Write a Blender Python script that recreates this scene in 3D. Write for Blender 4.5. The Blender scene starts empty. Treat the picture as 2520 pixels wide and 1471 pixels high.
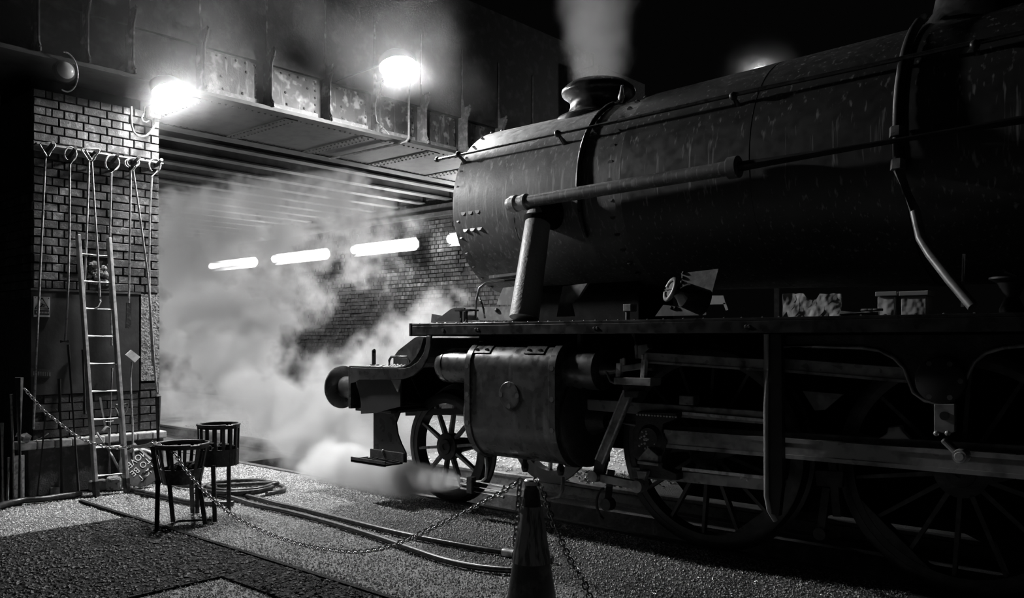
import bpy, bmesh, math, random
from mathutils import Vector, Matrix
random.seed(11)
R = math.radians
scn = bpy.context.scene
C = scn.collection

# ------------------------------------------------------------------ camera, world, exposure
FPX, HOR, EYE = 2060.0, 835.0, 1.495            # focal length in px, horizon row, eye height (frame 2520 x 1471)
YAW = math.atan2(.6626, .749)
cam_d = bpy.data.cameras.new('camera')
cam_d.sensor_width = 36.0
cam_d.lens = 36.0 * FPX / 2520.0
cam_d.shift_y = (HOR - 735.5) / 2520.0
cam_d.clip_end = 200
cam = bpy.data.objects.new('camera', cam_d)
cam.location = (0, 0, EYE)
cam.rotation_euler = (R(90), 0, YAW)
C.objects.link(cam)
scn.camera = cam
world = bpy.data.worlds.new('night')
scn.world = world
world.use_nodes = True
world.node_tree.nodes['Background'].inputs[0].default_value = (1, 1, 1, 1)
world.node_tree.nodes['Background'].inputs[1].default_value = 0.0012
scn.view_settings.view_transform = 'Standard'
scn.view_settings.look = 'None'
scn.view_settings.exposure = 0.0
scn.view_settings.gamma = 1.0
scn.view_settings.use_curve_mapping = False
cy = scn.cycles
cy.max_bounces = 3
cy.diffuse_bounces = 2
cy.glossy_bounces = 2
cy.transmission_bounces = 2
cy.volume_bounces = 1
cy.caustics_reflective = False
cy.caustics_refractive = False
cy.volume_step_rate = 4.0
cy.volume_max_steps = 256
cy.use_denoising = True
cy.use_adaptive_sampling = True
cy.adaptive_threshold = .12
cy.adaptive_min_samples = 16
FLOOD, FLOOD2, TUBE = 1400.0, 1150.0, 120.0       # radiance of the two flood lamps and of the fluorescent tubes


def at(px, py, X=None, Y=None, Z=None):
    """the point of the yard on the plane X, Y or Z seen at that place of the photograph"""
    c, s = math.sin(YAW), math.cos(YAW)
    t, k = (px - 1260) / FPX, (HOR - py) / FPX
    dx, dy = -c + t * s, s + t * c
    q = X / dx if X is not None else (Y / dy if Y is not None else (Z - EYE) / k)
    return Vector((q * dx, q * dy, EYE + q * k))


def on(px, py, A, B):
    """the point on the upright plane through A and B"""
    c, s = math.sin(YAW), math.cos(YAW)
    t, k = (px - 1260) / FPX, (HOR - py) / FPX
    dx, dy = -c + t * s, s + t * c
    n = Vector((B.y - A.y, A.x - B.x))
    q = (n.x * A.x + n.y * A.y) / (n.x * dx + n.y * dy)
    return Vector((q * dx, q * dy, EYE + q * k))


# ------------------------------------------------------------------ helpers
def worg(o):
    v = Vector((0, 0, 0))
    while o is not None:
        v += o.location
        o = o.parent
    return v


def tag(o, label=None, cat=None, group=None, kind=None):
    if label: o['label'] = label
    if cat: o['category'] = cat
    if group: o['group'] = group
    if kind: o['kind'] = kind
    return o


def thing(name, label, cat, loc=(0, 0, 0), group=None, kind=None):
    o = bpy.data.objects.new(name, None)
    o.empty_display_size = .1
    C.objects.link(o)
    o.location = loc
    return tag(o, label, cat, group, kind)


def frame_of(d, up=Vector((0, 0, 1))):
    d = Vector(d).normalized()
    if abs(d.dot(up)) > .98: up = Vector((0, 1, 0))
    a = d.cross(up).normalized()
    b = a.cross(d).normalized()
    return d, a, b


class MB:
    def __init__(s):
        s.v, s.f = [], []

    def add(s, vs, fs):
        n = len(s.v)
        s.v += [Vector(q) for q in vs]
        s.f += [tuple(i + n for i in q) for q in fs]
        return s

    def box(s, x0, x1, y0, y1, z0, z1):
        vs = [(x, y, z) for x in (x0, x1) for y in (y0, y1) for z in (z0, z1)]
        return s.add(vs, [(0, 1, 3, 2), (4, 6, 7, 5), (0, 4, 5, 1), (2, 3, 7, 6), (0, 2, 6, 4), (1, 5, 7, 3)])

    def bar(s, p0, p1, w, h, up=(0, 0, 1), w1=None, h1=None):
        p0, p1 = Vector(p0), Vector(p1)
        d, a, b = frame_of(p1 - p0, Vector(up))
        w1, h1 = w1 or w, h1 or h
        vs = [p0 + a * (w / 2 * i) + b * (h / 2 * j) for i, j in ((-1, -1), (1, -1), (1, 1), (-1, 1))]
        vs += [p1 + a * (w1 / 2 * i) + b * (h1 / 2 * j) for i, j in ((-1, -1), (1, -1), (1, 1), (-1, 1))]
        return s.add(vs, [(0, 1, 2, 3), (7, 6, 5, 4), (0, 4, 5, 1), (1, 5, 6, 2), (2, 6, 7, 3), (3, 7, 4, 0)])

    def tube(s, pts, r, n=8, closed=False, r1=None, caps=True):
        pts = [Vector(q) for q in pts]
        n = 10 if n == 8 else n
        m = len(pts)
        rs = [r + ((r1 - r) * i / (m - 1) if r1 is not None else 0) for i in range(m)] if not isinstance(r, (list, tuple)) else r
        base = len(s.v)
        prev = None
        for i in range(m):
            if closed: d = pts[(i + 1) % m] - pts[i - 1]
            else: d = pts[min(i + 1, m - 1)] - pts[max(i - 1, 0)]
            d.normalize()
            if prev is None:
                _, a, b = frame_of(d)
            else:
                a = prev - d * prev.dot(d)
                a.normalize()
                b = d.cross(a)
            prev = a.copy()
            for k in range(n):
                t = 2 * math.pi * k / n
                s.v.append(pts[i] + (a * math.cos(t) + b * math.sin(t)) * rs[i])
        for i in range(m if closed else m - 1):
            j = (i + 1) % m
            for k in range(n):
                q = (k + 1) % n
                s.f.append((base + i * n + k, base + i * n + q, base + j * n + q, base + j * n + k))
        if caps and not closed:
            s.f.append(tuple(base + k for k in reversed(range(n))))
            s.f.append(tuple(base + (m - 1) * n + k for k in range(n)))
        return s

    def lathe(s, prof, o, axis='X', n=32, sq=1.0):
        o = Vector(o)
        ax = {'X': (Vector((1, 0, 0)), Vector((0, 1, 0)), Vector((0, 0, 1))),
              'Y': (Vector((0, 1, 0)), Vector((0, 0, 1)), Vector((1, 0, 0))),
              'Z': (Vector((0, 0, 1)), Vector((1, 0, 0)), Vector((0, 1, 0)))}[axis] if isinstance(axis, str) else axis
        base = len(s.v)
        for a, r in prof:
            for k in range(n):
                t = 2 * math.pi * k / n
                s.v.append(o + ax[0] * a + (ax[1] * math.cos(t) + ax[2] * math.sin(t) * sq) * max(r, 1e-4))
        for i in range(len(prof) - 1):
            for k in range(n):
                q = (k + 1) % n
                s.f.append((base + i * n + k, base + i * n + q, base + (i + 1) * n + q, base + (i + 1) * n + k))
        if prof[0] != prof[-1]:
            s.f.append(tuple(base + k for k in reversed(range(n))))
            s.f.append(tuple(base + (len(prof) - 1) * n + k for k in range(n)))
        return s

    def prism(s, poly, axis, a0, a1):
        n = len(poly)
        def P(u, w, a):
            return {'X': (a, u, w), 'Y': (u, a, w), 'Z': (u, w, a)}[axis]
        vs = [P(u, w, a0) for u, w in poly] + [P(u, w, a1) for u, w in poly]
        fs = [tuple(range(n)), tuple(reversed(range(n, 2 * n)))]
        fs += [(i, (i + 1) % n, n + (i + 1) % n, n + i) for i in range(n)]
        return s.add(vs, fs)

    def pxplate(s, pts, Y, th):
        return s.prism([(p.x, p.z) for p in (at(a, b, Y=Y) for a, b in pts)], 'Y', Y, Y + th)

    def dome(s, c, nrm, r, n=8, h=.7):
        d, a, b = frame_of(nrm)
        c = Vector(c)
        vs = []
        for rr, hh in ((1, 0), (.8, .6 * h), (.35, .95 * h)):
            for k in range(n):
                t = 2 * math.pi * k / n
                vs.append(c + (a * math.cos(t) + b * math.sin(t)) * r * rr + d * r * hh)
        fs = []
        for i in range(2):
            for k in range(n):
                q = (k + 1) % n
                fs.append((i * n + k, i * n + q, (i + 1) * n + q, (i + 1) * n + k))
        fs.append(tuple(2 * n + k for k in range(n)))
        return s.add(vs, fs)

    def ball(s, c, r, n=10, m=6, sc=(1, 1, 1)):
        c = Vector(c)
        vs = []
        for i in range(m + 1):
            p = math.pi * i / m
            for k in range(n):
                t = 2 * math.pi * k / n
                vs.append(c + Vector((math.sin(p) * math.cos(t) * sc[0], math.sin(p) * math.sin(t) * sc[1], math.cos(p) * sc[2])) * r)
        fs = [(i * n + k, i * n + (k + 1) % n, (i + 1) * n + (k + 1) % n, (i + 1) * n + k) for i in range(m) for k in range(n)]
        return s.add(vs, fs)

    def mesh(s, name, org=Vector((0, 0, 0)), smooth=True, fix=True):
        me = bpy.data.meshes.new(name)
        me.from_pydata([tuple(q - org) for q in s.v], [], s.f)
        if fix:
            bm = bmesh.new()
            bm.from_mesh(me)
            bmesh.ops.remove_doubles(bm, verts=bm.verts, dist=1e-5)
            bmesh.ops.recalc_face_normals(bm, faces=bm.faces)
            bm.to_mesh(me)
            bm.free()
        if smooth:
            for p in me.polygons: p.use_smooth = True
            me.set_sharp_from_angle(angle=R(38))
        me.update()
        return me

    def build(s, name, m, parent=None, smooth=True, bevel=0, label=None, kind=None, fix=True):
        org = worg(parent)
        me = s.mesh(name, org, smooth, fix)
        me.materials.append(m)
        o = bpy.data.objects.new(name, me)
        o.parent = parent
        C.objects.link(o)
        if bevel:
            b = o.modifiers.new('edge', 'BEVEL')
            b.width = bevel
            b.segments = 2
            b.limit_method = 'ANGLE'
            b.angle_limit = R(40)
        return tag(o, label, None, None, kind)

    def solo(s, name, m, label, cat, base=None, group=None, kind=None, **kw):
        """a thing of one mesh, origin at its base"""
        lo = Vector([min(v[i] for v in s.v) for i in range(3)])
        hi = Vector([max(v[i] for v in s.v) for i in range(3)])
        org = Vector(((lo.x + hi.x) / 2, (lo.y + hi.y) / 2, lo.z)) if base is None else Vector(base)
        me = s.mesh(name, org, kw.get('smooth', True))
        me.materials.append(m)
        o = bpy.data.objects.new(name, me)
        o.location = org
        C.objects.link(o)
        if kw.get('bevel'):
            b = o.modifiers.new('edge', 'BEVEL')
            b.width = kw['bevel']
            b.segments = 2
            b.limit_method = 'ANGLE'
        return tag(o, label, cat, group, kind)


def piece(name, me, parent, loc, rot=None, scale=None):
    o = bpy.data.objects.new(name, me)
    o.parent = parent
    o.location = Vector(loc) - worg(parent)
    if rot is not None:
        if isinstance(rot, Matrix):
            o.rotation_euler = rot.to_euler()
        else:
            o.rotation_euler = rot
    if scale is not None: o.scale = scale
    C.objects.link(o)
    return o


# ------------------------------------------------------------------ materials (grey scale throughout)
def mk(name, base, rough=.5, metal=0.0, var=None, streak=None, bump=None, rnd=0.0, spec=.5, rvar=0.0):
    m = bpy.data.materials.new(name)
    m.use_nodes = True
    nt = m.node_tree
    N, L = nt.nodes, nt.links
    b = N['Principled BSDF']
    b.inputs['Roughness'].default_value = rough
    b.inputs['Metallic'].default_value = metal
    b.inputs['Specular IOR Level'].default_value = spec
    geo = N.new('ShaderNodeNewGeometry')
    val = None

    def mixv(a, fac_out, other):
        mx = N.new('ShaderNodeMix')
        mx.data_type = 'FLOAT'
        L.new(fac_out, mx.inputs[0])
        if a is None: mx.inputs[2].default_value = base
        else: L.new(a, mx.inputs[2])
        mx.inputs[3].default_value = other
        return mx.outputs[0]

    def noise(scale, detail=2.5, stretch=None, rgh=.6):
        n = N.new('ShaderNodeTexNoise')
        n.inputs['Scale'].default_value = scale
        n.inputs['Detail'].default_value = detail
        n.inputs['Roughness'].default_value = rgh
        if stretch:
            mp = N.new('ShaderNodeMapping')
            mp.inputs['Scale'].default_value = stretch
            L.new(geo.outputs['Position'], mp.inputs[0])
            L.new(mp.outputs[0], n.inputs['Vector'])
        else:
            L.new(geo.outputs['Position'], n.inputs['Vector'])
        return n

    def rng(out, a, c):
        r = N.new('ShaderNodeMapRange')
        r.inputs[1].default_value, r.inputs[2].default_value = a, c
        L.new(out, r.inputs[0])
        return r.outputs[0]

    for vv in ([var] if var and not isinstance(var, list) else (var or [])):
        sc, other, lo, hi = vv
        val = mixv(val, rng(noise(sc).outputs[0], lo, hi), other)
    if streak:
        st, other, lo, hi = streak
        val = mixv(val, rng(noise(1.0, 2, st).outputs[0], lo, hi), other)
    if rnd:
        oi = N.new('ShaderNodeObjectInfo')
        mr = N.new('ShaderNodeMapRange')
        mr.inputs[3].default_value, mr.inputs[4].default_value = 1 - rnd, 1 + rnd
        L.new(oi.outputs['Random'], mr.inputs[0])
        mu = N.new('ShaderNodeMath')
        mu.operation = 'MULTIPLY'
        if val is None: mu.inputs[0].default_value = base
        else: L.new(val, mu.inputs[0])
        L.new(mr.outputs[0], mu.inputs[1])
        val = mu.outputs[0]
    if val is None:
        b.inputs['Base Color'].default_value = (base, base, base, 1)
    else:
        cc = N.new('ShaderNodeCombineColor')
        for i in range(3): L.new(val, cc.inputs[i])
        L.new(cc.outputs[0], b.inputs['Base Color'])
    if rvar:
        mr = N.new('ShaderNodeMapRange')
        mr.inputs[1].default_value, mr.inputs[2].default_value = .3, .7
        mr.inputs[3].default_value, mr.inputs[4].default_value = max(.05, rough - rvar), min(1, rough + rvar)
        L.new(noise(14, 1).outputs[0], mr.inputs[0])
        L.new(mr.outputs[0], b.inputs['Roughness'])
    if bump:
        sc, stg, dist = bump
        bp = N.new('ShaderNodeBump')
        bp.inputs['Strength'].default_value = stg
        bp.inputs['Distance'].default_value = dist
        L.new(noise(sc, 2).outputs[0], bp.inputs['Height'])
        L.new(bp.outputs[0], b.inputs['Normal'])
    return m


def emis(name, strength):
    m = bpy.data.materials.new(name)
    m.use_nodes = True
    b = m.node_tree.nodes['Principled BSDF']
    b.inputs['Base Color'].default_value = (.9, .9, .9, 1)
    b.inputs['Emission Color'].default_value = (1, 1, 1, 1)
    b.inputs['Emission Strength'].default_value = strength
    return m


M = dict(
    smokebox=mk('smokebox_paint', .14, .5, 0, var=(3, .06, .45, .7), streak=((36, 36, 1.5), .34, .55, .72), bump=(60, .25, .004), rvar=.12),
    boiler=mk('boiler_cladding_paint', .05, .45, 0, var=(2, .03, .4, .7), streak=((34, 34, .9), .30, .60, .74), bump=(25, .12, .004), rvar=.1),
    black=mk('black_gloss_paint', .022, .33, 0, var=(6, .05, .5, .75), bump=(30, .12, .003), rvar=.12),
    grime=mk('oily_grime', .03, .5, 0, var=(12, .07, .5, .75), bump=(50, .4, .006), rvar=.15),
    soot_shade=mk('soot_and_shade_black', .008, .8, 0, var=(8, .016, .5, .7), bump=(40, .3, .004), spec=.1),  # sooty paint taken near black to put shade into the colour
    frame=mk('dark_frame_paint', .02, .5, 0, var=(5, .04, .5, .7), bump=(30, .2, .004)),
    clad=mk('polished_cylinder_cladding', .05, .3, .15, spec=.9, var=(5, .11, .5, .72), streak=((11, 11, 1.5), .2, .58, .8), bump=(14, .12, .004), rvar=.1),
    rod=mk('bright_oiled_steel', .42, .36, .35, var=(8, .14, .45, .7), bump=(40, .15, .002), rvar=.1),
    rodl=mk('worn_steel_edge', .8, .32, .4, var=(20, .3, .45, .7)),
    tyre=mk('worn_tyre_steel', .07, .42, .5, var=(9, .12, .5, .7), bump=(30, .2, .003)),
    pipe=mk('pale_lagged_steam_pipe', .42, .5, .1, var=(20, .42, .45, .7), streak=((30, 30, 6), .45, .55, .75), bump=(35, .5, .008)),
    rivet=mk('rivet_paint', .15, .32, .2),
    plain_grey=mk('grey_painted_plate', .22, .5, .1, var=(9, .4, .45, .65), bump=(40, .3, .004)),
    brick=mk('sooty_brick', .058, .78, 0, var=[(22, .17, .5, .68), (5, .03, .5, .65)], bump=(70, .5, .006), rnd=.45),
    brickdark=mk('darker_brick', .035, .75, 0, var=(15, .08, .5, .7), bump=(70, .5, .006), rnd=.5),  # darker copy of the brick for side face, lower courses and plinth
    brickfar=mk('far_wall_brick', .045, .7, 0, var=(6, .12, .48, .62), bump=(50, .4, .006), rnd=.8),
    mortar=mk('black_mortar', .018, .9, 0, var=(40, .06, .5, .7), bump=(80, .6, .006)),
    ledge=mk('pale_ledge_brick', .5, .7, 0, var=(14, .3, .45, .65), bump=(60, .4, .005), rnd=.15),
    panel=mk('dark_sheet_panel', .02, .6, 0, var=(4, .04, .5, .7), bump=(18, .3, .006)),
    perforated=mk('rough_pale_render', .24, .8, 0, var=(30, .06, .5, .62), bump=(45, 1.0, .012)),
    girder=mk('flaking_girder_paint', .06, .6, 0, var=[(7, .26, .52, .66), (3.2, .03, .52, .62)], streak=((20, 20, 2.4), .22, .6, .74), bump=(35, .5, .006)),
    girderdark=mk('sooty_girder_steel', .035, .62, 0, var=(6, .08, .5, .7), bump=(40, .4, .005)),
    cleat=mk('pale_girder_cleat', .14, .65, 0, var=(14, .24, .48, .64), bump=(50, .5, .006)),
    under=mk('girder_underside', .05, .65, 0, var=(5, .028, .45, .65), bump=(30, .3, .005)),
    gravel=mk('gravel_base', .07, .7, 0, var=[(150, .4, .54, .66), (2.2, .05, .5, .66)], bump=(120, 1.0, .012)),
    gravelfar=mk('far_yard_ground', .22, .55, 0, var=[(60, .34, .52, .66), (1.5, .12, .45, .62)], bump=(60, .6, .012)),
    soil=mk('dark_leafy_soil', .012, .85, 0, var=(90, .035, .5, .65), bump=(60, 1.0, .02), spec=.08),
    pebble=mk('pale_pebbles', .55, .42, 0, var=(60, .16, .45, .6), rvar=.2),
    chip=mk('dark_leaf_chips', .014, .5, 0, var=(30, .06, .58, .7), spec=.12),
    pitwall=mk('pit_wall', .04, .8, 0, var=(9, .09, .45, .65), bump=(30, .5, .01)),
    railm=mk('rail_steel', .2, .4, .7, var=(20, .1, .45, .7), bump=(40, .2, .002)),
    alu=mk('weathered_aluminium', .52, .38, .6, var=(18, .3, .45, .68), streak=((40, 40, 5), .3, .55, .72), bump=(60, .2, .002)),
    iron=mk('worn_iron_rod', .42, .4, .3, var=(25, .16, .48, .66), bump=(60, .3, .002)),
    dkiron=mk('blackened_iron', .022, .55, .3, var=(25, .07, .5, .7), bump=(60, .5, .004)),
    wood=mk('dull_timber', .05, .7, 0, streak=((30, 30, 3), .05, .45, .65), bump=(40, .3, .003)),
    palewood=mk('pale_timber', .3, .7, 0, streak=((30, 4, 30), .16, .45, .65), bump=(40, .3, .003)),
    rubber=mk('black_hose_rubber', .012, .36, 0, var=(30, .07, .5, .7), bump=(90, .2, .002)),
    cone=mk('dirty_cone_plastic', .03, .45, 0, var=[(9, .09, .5, .68), (40, .02, .55, .7)], bump=(50, .3, .003)),
    sleeve=mk('scuffed_cone_sleeve', .22, .5, 0, streak=((40, 40, 5), .05, .48, .62)),
    chain=mk('galvanised_chain', .3, .33, .85, var=(60, .14, .45, .7)),
    white=mk('white_enamel', .72, .5, 0, var=(12, .5, .5, .7)),
    ink=mk('black_ink', .012, .6),
    signdark=mk('dark_board_paint', .045, .5, 0, var=(14, .08, .5, .7)),
    boxw=mk('pale_plastic_box', .62, .45, 0, var=(10, .5, .5, .7)),
    white_sheet=mk('whitened_plastic_sheet', .8, .4, .0, bump=(9, .8, .03)),  # whitened to make up for weak light under the boiler
    lampbody=mk('lamp_housing', .06, .5, .3),
    flood=emis("flood_lamp_glass", FLOOD), flood2=emis("high_flood_lamp_glass", FLOOD2), tube=emis('fluorescent_tube_glow', TUBE), star=emis('yard_lamp_glow', 160.0),
    dull=mk('dusty_lamp_glass', .45, .25, 0),
)
# ------------------------------------------------------------------ the ground, track and pit
YC = 6.23                                        # centre line of the near track
NR, FR = YC - .7525, YC + .7525                  # rail centre lines
YP, YW = 4.91, 5.41                              # edge of the running plate, outer face of the wheels
PX0, PY0, PY1 = -10.2, 5.80, 6.66                # inspection pit


def ground(name, rects, m, label):
    b = MB()
    for x0, x1, y0, y1, z in rects:
        b.add([(x0, y0, z), (x1, y0, z), (x1, y1, z), (x0, y1, z)], [(0, 1, 2, 3)])
    o = b.build(name, m, smooth=False, fix=False)
    return tag(o, label, 'ground', kind='structure')


ground('floor', [(-9.9, 6, -3, NR - .04, -.012), (-30, -9.9, -3, NR - .04, -.012)], M['gravel'], 'pale gritty yard ground in front of the near rail')
ground('floor_far', [(-30, 12, FR + .04, 30, -.02)], M['gravelfar'], 'wet pale ground beyond the far rail under the bridge')
ground('floor_track', [(-30, PX0, NR - .04, FR + .04, -.16), (PX0, 12, NR - .04, PY0, -.16), (PX0, 12, PY1, FR + .04, -.16)], M['gravel'], 'sunken ground between the two rails of the near track')
b = MB()
b.add([(PX0, PY0, -.16), (12, PY0, -.16), (12, PY1, -.16), (PX0, PY1, -.16), (PX0, PY0, -1.1), (12, PY0, -1.1), (12, PY1, -1.1), (PX0, PY1, -1.1)],
      [(0, 1, 5, 4), (2, 3, 7, 6), (3, 0, 4, 7), (4, 5, 6, 7)])
tag(b.build('floor_pit', M['pitwall'], smooth=False, fix=False), 'dark inspection pit between the rails under the engine', 'pit', kind='structure')
for nm, y, lab in (('rail', NR, 'near running rail along the edge of the gravel'), ('rail', FR, 'far running rail beyond the inspection pit')):
    b = MB()
    prof = [(-.07, -.165), (.07, -.165), (.07, -.15), (.012, -.135), (.012, -.045), (.036, -.03), (.036, -.004), (.03, 0), (-.03, 0), (-.036, -.004), (-.036, -.03), (-.012, -.045), (-.012, -.135), (-.07, -.15)]
    b.prism([(y + u, z) for u, z in prof], 'X', -30, 8)
    tag(b.build('rail', M['railm'], smooth=False), lab, 'rail', kind='structure')

# dark leafy bed with its raised edging, pale pad in the corner
b = MB()
b.box(-7.08, 3, 2.74, 3.13, -.012, .004)
b.box(-7.08, -4.87, -1, 2.74, -.012, .004)
bed = b.build('planting_bed', M['soil'], smooth=False)
tag(bed, 'dark leaf-strewn strip of soil beside the gravel', 'soil', kind='structure')
b = MB()
b.box(-8.1, 3, 3.13, 3.165, -.012, .014)
tag(b.build('kerb', M['soil'], smooth=False), 'low dark edging between the soil strip and the gravel', 'kerb', kind='structure')


def scatter(name, m, label, n, area, size, flat, z, keep=lambda x, y: True):
    rnd = random.Random(name)
    v, f = [], []
    while n > 0:
        x = area[0] + (area[1] - area[0]) * rnd.random()
        y = area[2] + (area[3] - area[2]) * rnd.random()
        n -= 1
        if not keep(x, y): continue
        s = size[0] + (size[1] - size[0]) * rnd.random() ** 2
        a = rnd.random() * 6.28
        tx, ty = (rnd.random() - .5) * .5, (rnd.random() - .5) * .5
        k = len(v)
        sx, sy = s, s * (.5 + .5 * rnd.random())
        for i in range(4):
            t = a + i * math.pi / 2
            dx, dy = math.cos(t) * (sx if i % 2 == 0 else sy), math.sin(t) * (sx if i % 2 == 0 else sy)
            v.append((x + dx, y + dy, z + s * flat * .5 + dx * tx + dy * ty))
        v.append((x, y, z + s * flat * 1.5))
        f += [(k, k + 1, k + 4), (k + 1, k + 2, k + 4), (k + 2, k + 3, k + 4), (k + 3, k, k + 4)]
    me = bpy.data.meshes.new(name)
    me.from_pydata(v, [], f)
    me.materials.append(m)
    o = bpy.data.objects.new(name, me)
    C.objects.link(o)
    return tag(o, label, 'gravel', kind='stuff')


in_bed = lambda x, y: (x > -7.08 and 2.74 < y < 3.165) or (-7.08 < x < -4.87 and y <= 2.74)
scatter('gravel', M['pebble'], 'pale loose grit scattered over the yard ground', 110000, (-9.4, -1.5, 1.6, 5.4), (.005, .011), .8, -.012, lambda x, y: not in_bed(x, y) and not (x < -8.55 and 2.8 < y < 4.3))
scatter('leaf_litter', M['chip'], 'dark leaf chips strewn on the soil strip', 16000, (-7.06, -2.4, 1.4, 3.12), (.008, .022), .45, .004, in_bed)
scatter('ballast', M['pebble'], 'grit lying on the ground beyond the far rail', 9000, (-14, -4.5, 7.1, 11), (.012, .03), .6, -.02)

# ------------------------------------------------------------------ bridge abutments, girder and beams
PXF, PYL, PYR, PTOP = -8.73, 2.955, 4.19, 3.90


def brick_mesh(name, ax, m):
    """unit brick whose face looks along ax, edges chamfered"""
    b = MB()
    c = .012
    for d, i in ((-.06, 0), (0, 0), (.010, 1)):
        e = .5 - (c / .1 * .5 if i else 0) * .6
        for u, w in ((-1, -1), (1, -1), (1, 1), (-1, 1)):
            uu, ww = u * (.5 - (.035 if i else 0)), w * (.5 - (.06 if i else 0))
            b.v.append(Vector((d, uu, ww)) if ax == 'X' else Vector((uu, -d, ww)))
    b.f = [(8, 9, 10, 11)] + [(k * 4 + i, k * 4 + (i + 1) % 4, k * 4 + 4 + (i + 1) % 4, k * 4 + 4 + i) for k in (0, 1) for i in range(4)]
    me = b.mesh(name, smooth=False)
    me.materials.append(m)
    return me


wl = thing('wall_left', 'sooty brick end of the near bridge abutment with tools hung on it', 'wall', (PXF, 3.57, 0), kind='structure')
b = MB()
b.box(-24, PXF - .012, PYL + .012, PYR - .012, 0, PTOP)
b.build('core', M['mortar'], wl, smooth=False)
bx, by, bxd = brick_mesh('brick', 'X', M['brick']), brick_mesh('brick', 'Y', M['brickdark']), brick_mesh('brick', 'X', M['brickdark'])
CH = .0833
nb = 0


def face_course(z, kind, y0=PYL, y1=PYR, me=None):
    global nb
    y = y0
    seq = []
    if kind == 0:
        seq = [.115, .055]
    i = 0
    while y < y1 - .02:
        w = seq[i] if i < len(seq) else (.2295 if kind else .1135)
        if random.random() < .12 and i > 1: w = .1135 if kind else .2295
        w = min(w, y1 - y)
        if y1 - (y + w) < .045: w = y1 - y
        if not (2.05 < z < 2.25 and 3.47 < y + w / 2 < 3.68):
            piece('brick', me or bx, wl, (PXF + random.uniform(-.006, .004), y + w / 2, z + CH / 2), None, (1, w - .009, CH - .009))
            nb += 1
        y += w
        i += 1


zc = 1.985
k = 0
while zc < PTOP - .02:
    face_course(zc, k % 2)
    zc += CH
    k += 1
for k in range(6):
    face_course(.545 + k * CH, k % 2, 3.98, PYR)
k = 0
zc = 1.90
while zc < 2.95 and nb < 292:
    x = PXF
    while x > -9.75 and nb < 296:
        w = .1135 if k % 2 else .2295
        piece('brick', by, wl, (x - w / 2, PYL + random.uniform(-.004, .006), zc + CH / 2), None, (w - .009, 1, CH - .009))
        nb += 1
        x -= w
    zc += CH
    k += 1
b = MB()                                         # broken patch of exposed rubble
for i in range(40):
    b.ball((PXF + random.uniform(-.03, .008), 3.475 + random.random() * .2, 2.06 + random.random() * .2), .02 + .02 * random.random(), 6, 4)
b.build('rubble_patch', M['perforated'], wl, kind='stuff')
b = MB()
b.box(-8.75, -8.715, PYL - .02, 3.97, .96, 1.975)
pn = b.build('sheet_panel', M['panel'], wl, smooth=False, bevel=.004)
b = MB()
b.box(-8.75, -8.705, PYL - .025, 3.985, 1.965, 1.985)
b.build('panel_top_edge', M['girderdark'], wl, smooth=False)
b = MB()
b.box(-8.75, -8.712, 3.99, PYR - .005, 1.06, 1.97)
b.build('rendered_strip', M['perforated'], wl, smooth=False, label='rough pale render strip up the corner')
for k in range(7):                               # faint dark courses under the panel
    y = PYL
    while y < 3.9:
        w = random.choice((.225, .225, .115))
        if nb < 300 and random.random() < .0: nb += 1
        y += w
b = MB()
for k in range(5):
    y = PYL + (0 if k % 2 else .1)
    while y < 3.93:
        b.box(-8.75, PXF + .004, y + .005, min(y + .225, 3.96), .545 + k * CH, .545 + k * CH + CH - .01)
        y += .232
b.build('lower_courses', M['brickdark'], wl, smooth=False, kind='stuff')
b = MB()
b.box(-8.8, -8.66, PYL - .06, PYR + .02, 0, .455)
b.build('plinth', M['brickdark'], wl, smooth=False, bevel=.01)
for i in range(9):
    y0 = PYL - .16 + i * .158
    b = MB()
    b.box(-8.8, -8.60, y0 + .004, y0 + .154, .455, .53)
    b.build('ledge_brick', M['ledge'], wl, smooth=False, bevel=.012, label='pale bullnose brick of the ledge')

# far abutment
WY = 11.7
wr = thing('wall_back', 'dark brick face of the far abutment behind the steam', 'wall', (-13, WY, 0), kind='structure')
b = MB()
b.box(-26, -8.4, WY + .012, WY + 1.5, -.1, 6.2)
b.build('core', M['mortar'], wr, smooth=False)
bf = brick_mesh('brick', 'Y', M['brickfar'])
cells = []
k = 0
z = 1.0
while z < 3.9:
    kind = k % 3 == 0
    w = .23 if kind else .115
    x = -17.5 + (.05 if k % 2 else 0)
    while x < -9.6:
        cells.append((x, z, w))
        x += w
    z += CH
    k += 1
near = sorted(cells, key=lambda c: abs(c[0] + 12.9) * .9 + abs(c[1] - 3.0))[:300]
ns = set(near)
for x, z, w in near:
    piece('brick', bf, wr, (x + w / 2, WY + random.uniform(-.008, .004), z + CH / 2), None, (w - .012, 1, CH - .012))
b = MB()
for x, z, w in cells:
    if (x, z, w) in ns: continue
    o = random.uniform(-.008, .006)
    b.box(x + .006, x + w - .006, WY + o, WY + .05, z + .006, z + CH - .006)
b.build('brickwork', M['brickfar'], wr, smooth=False, kind='stuff', fix=False)
b = MB()
b.box(-26, -8.6, WY - .08, WY + .1, 3.98, 4.06)
b.box(-26, -8.6, WY - .04, WY + .1, 4.06, 4.22)
b.build('coping_course', M['girderdark'], wr, smooth=False)

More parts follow.
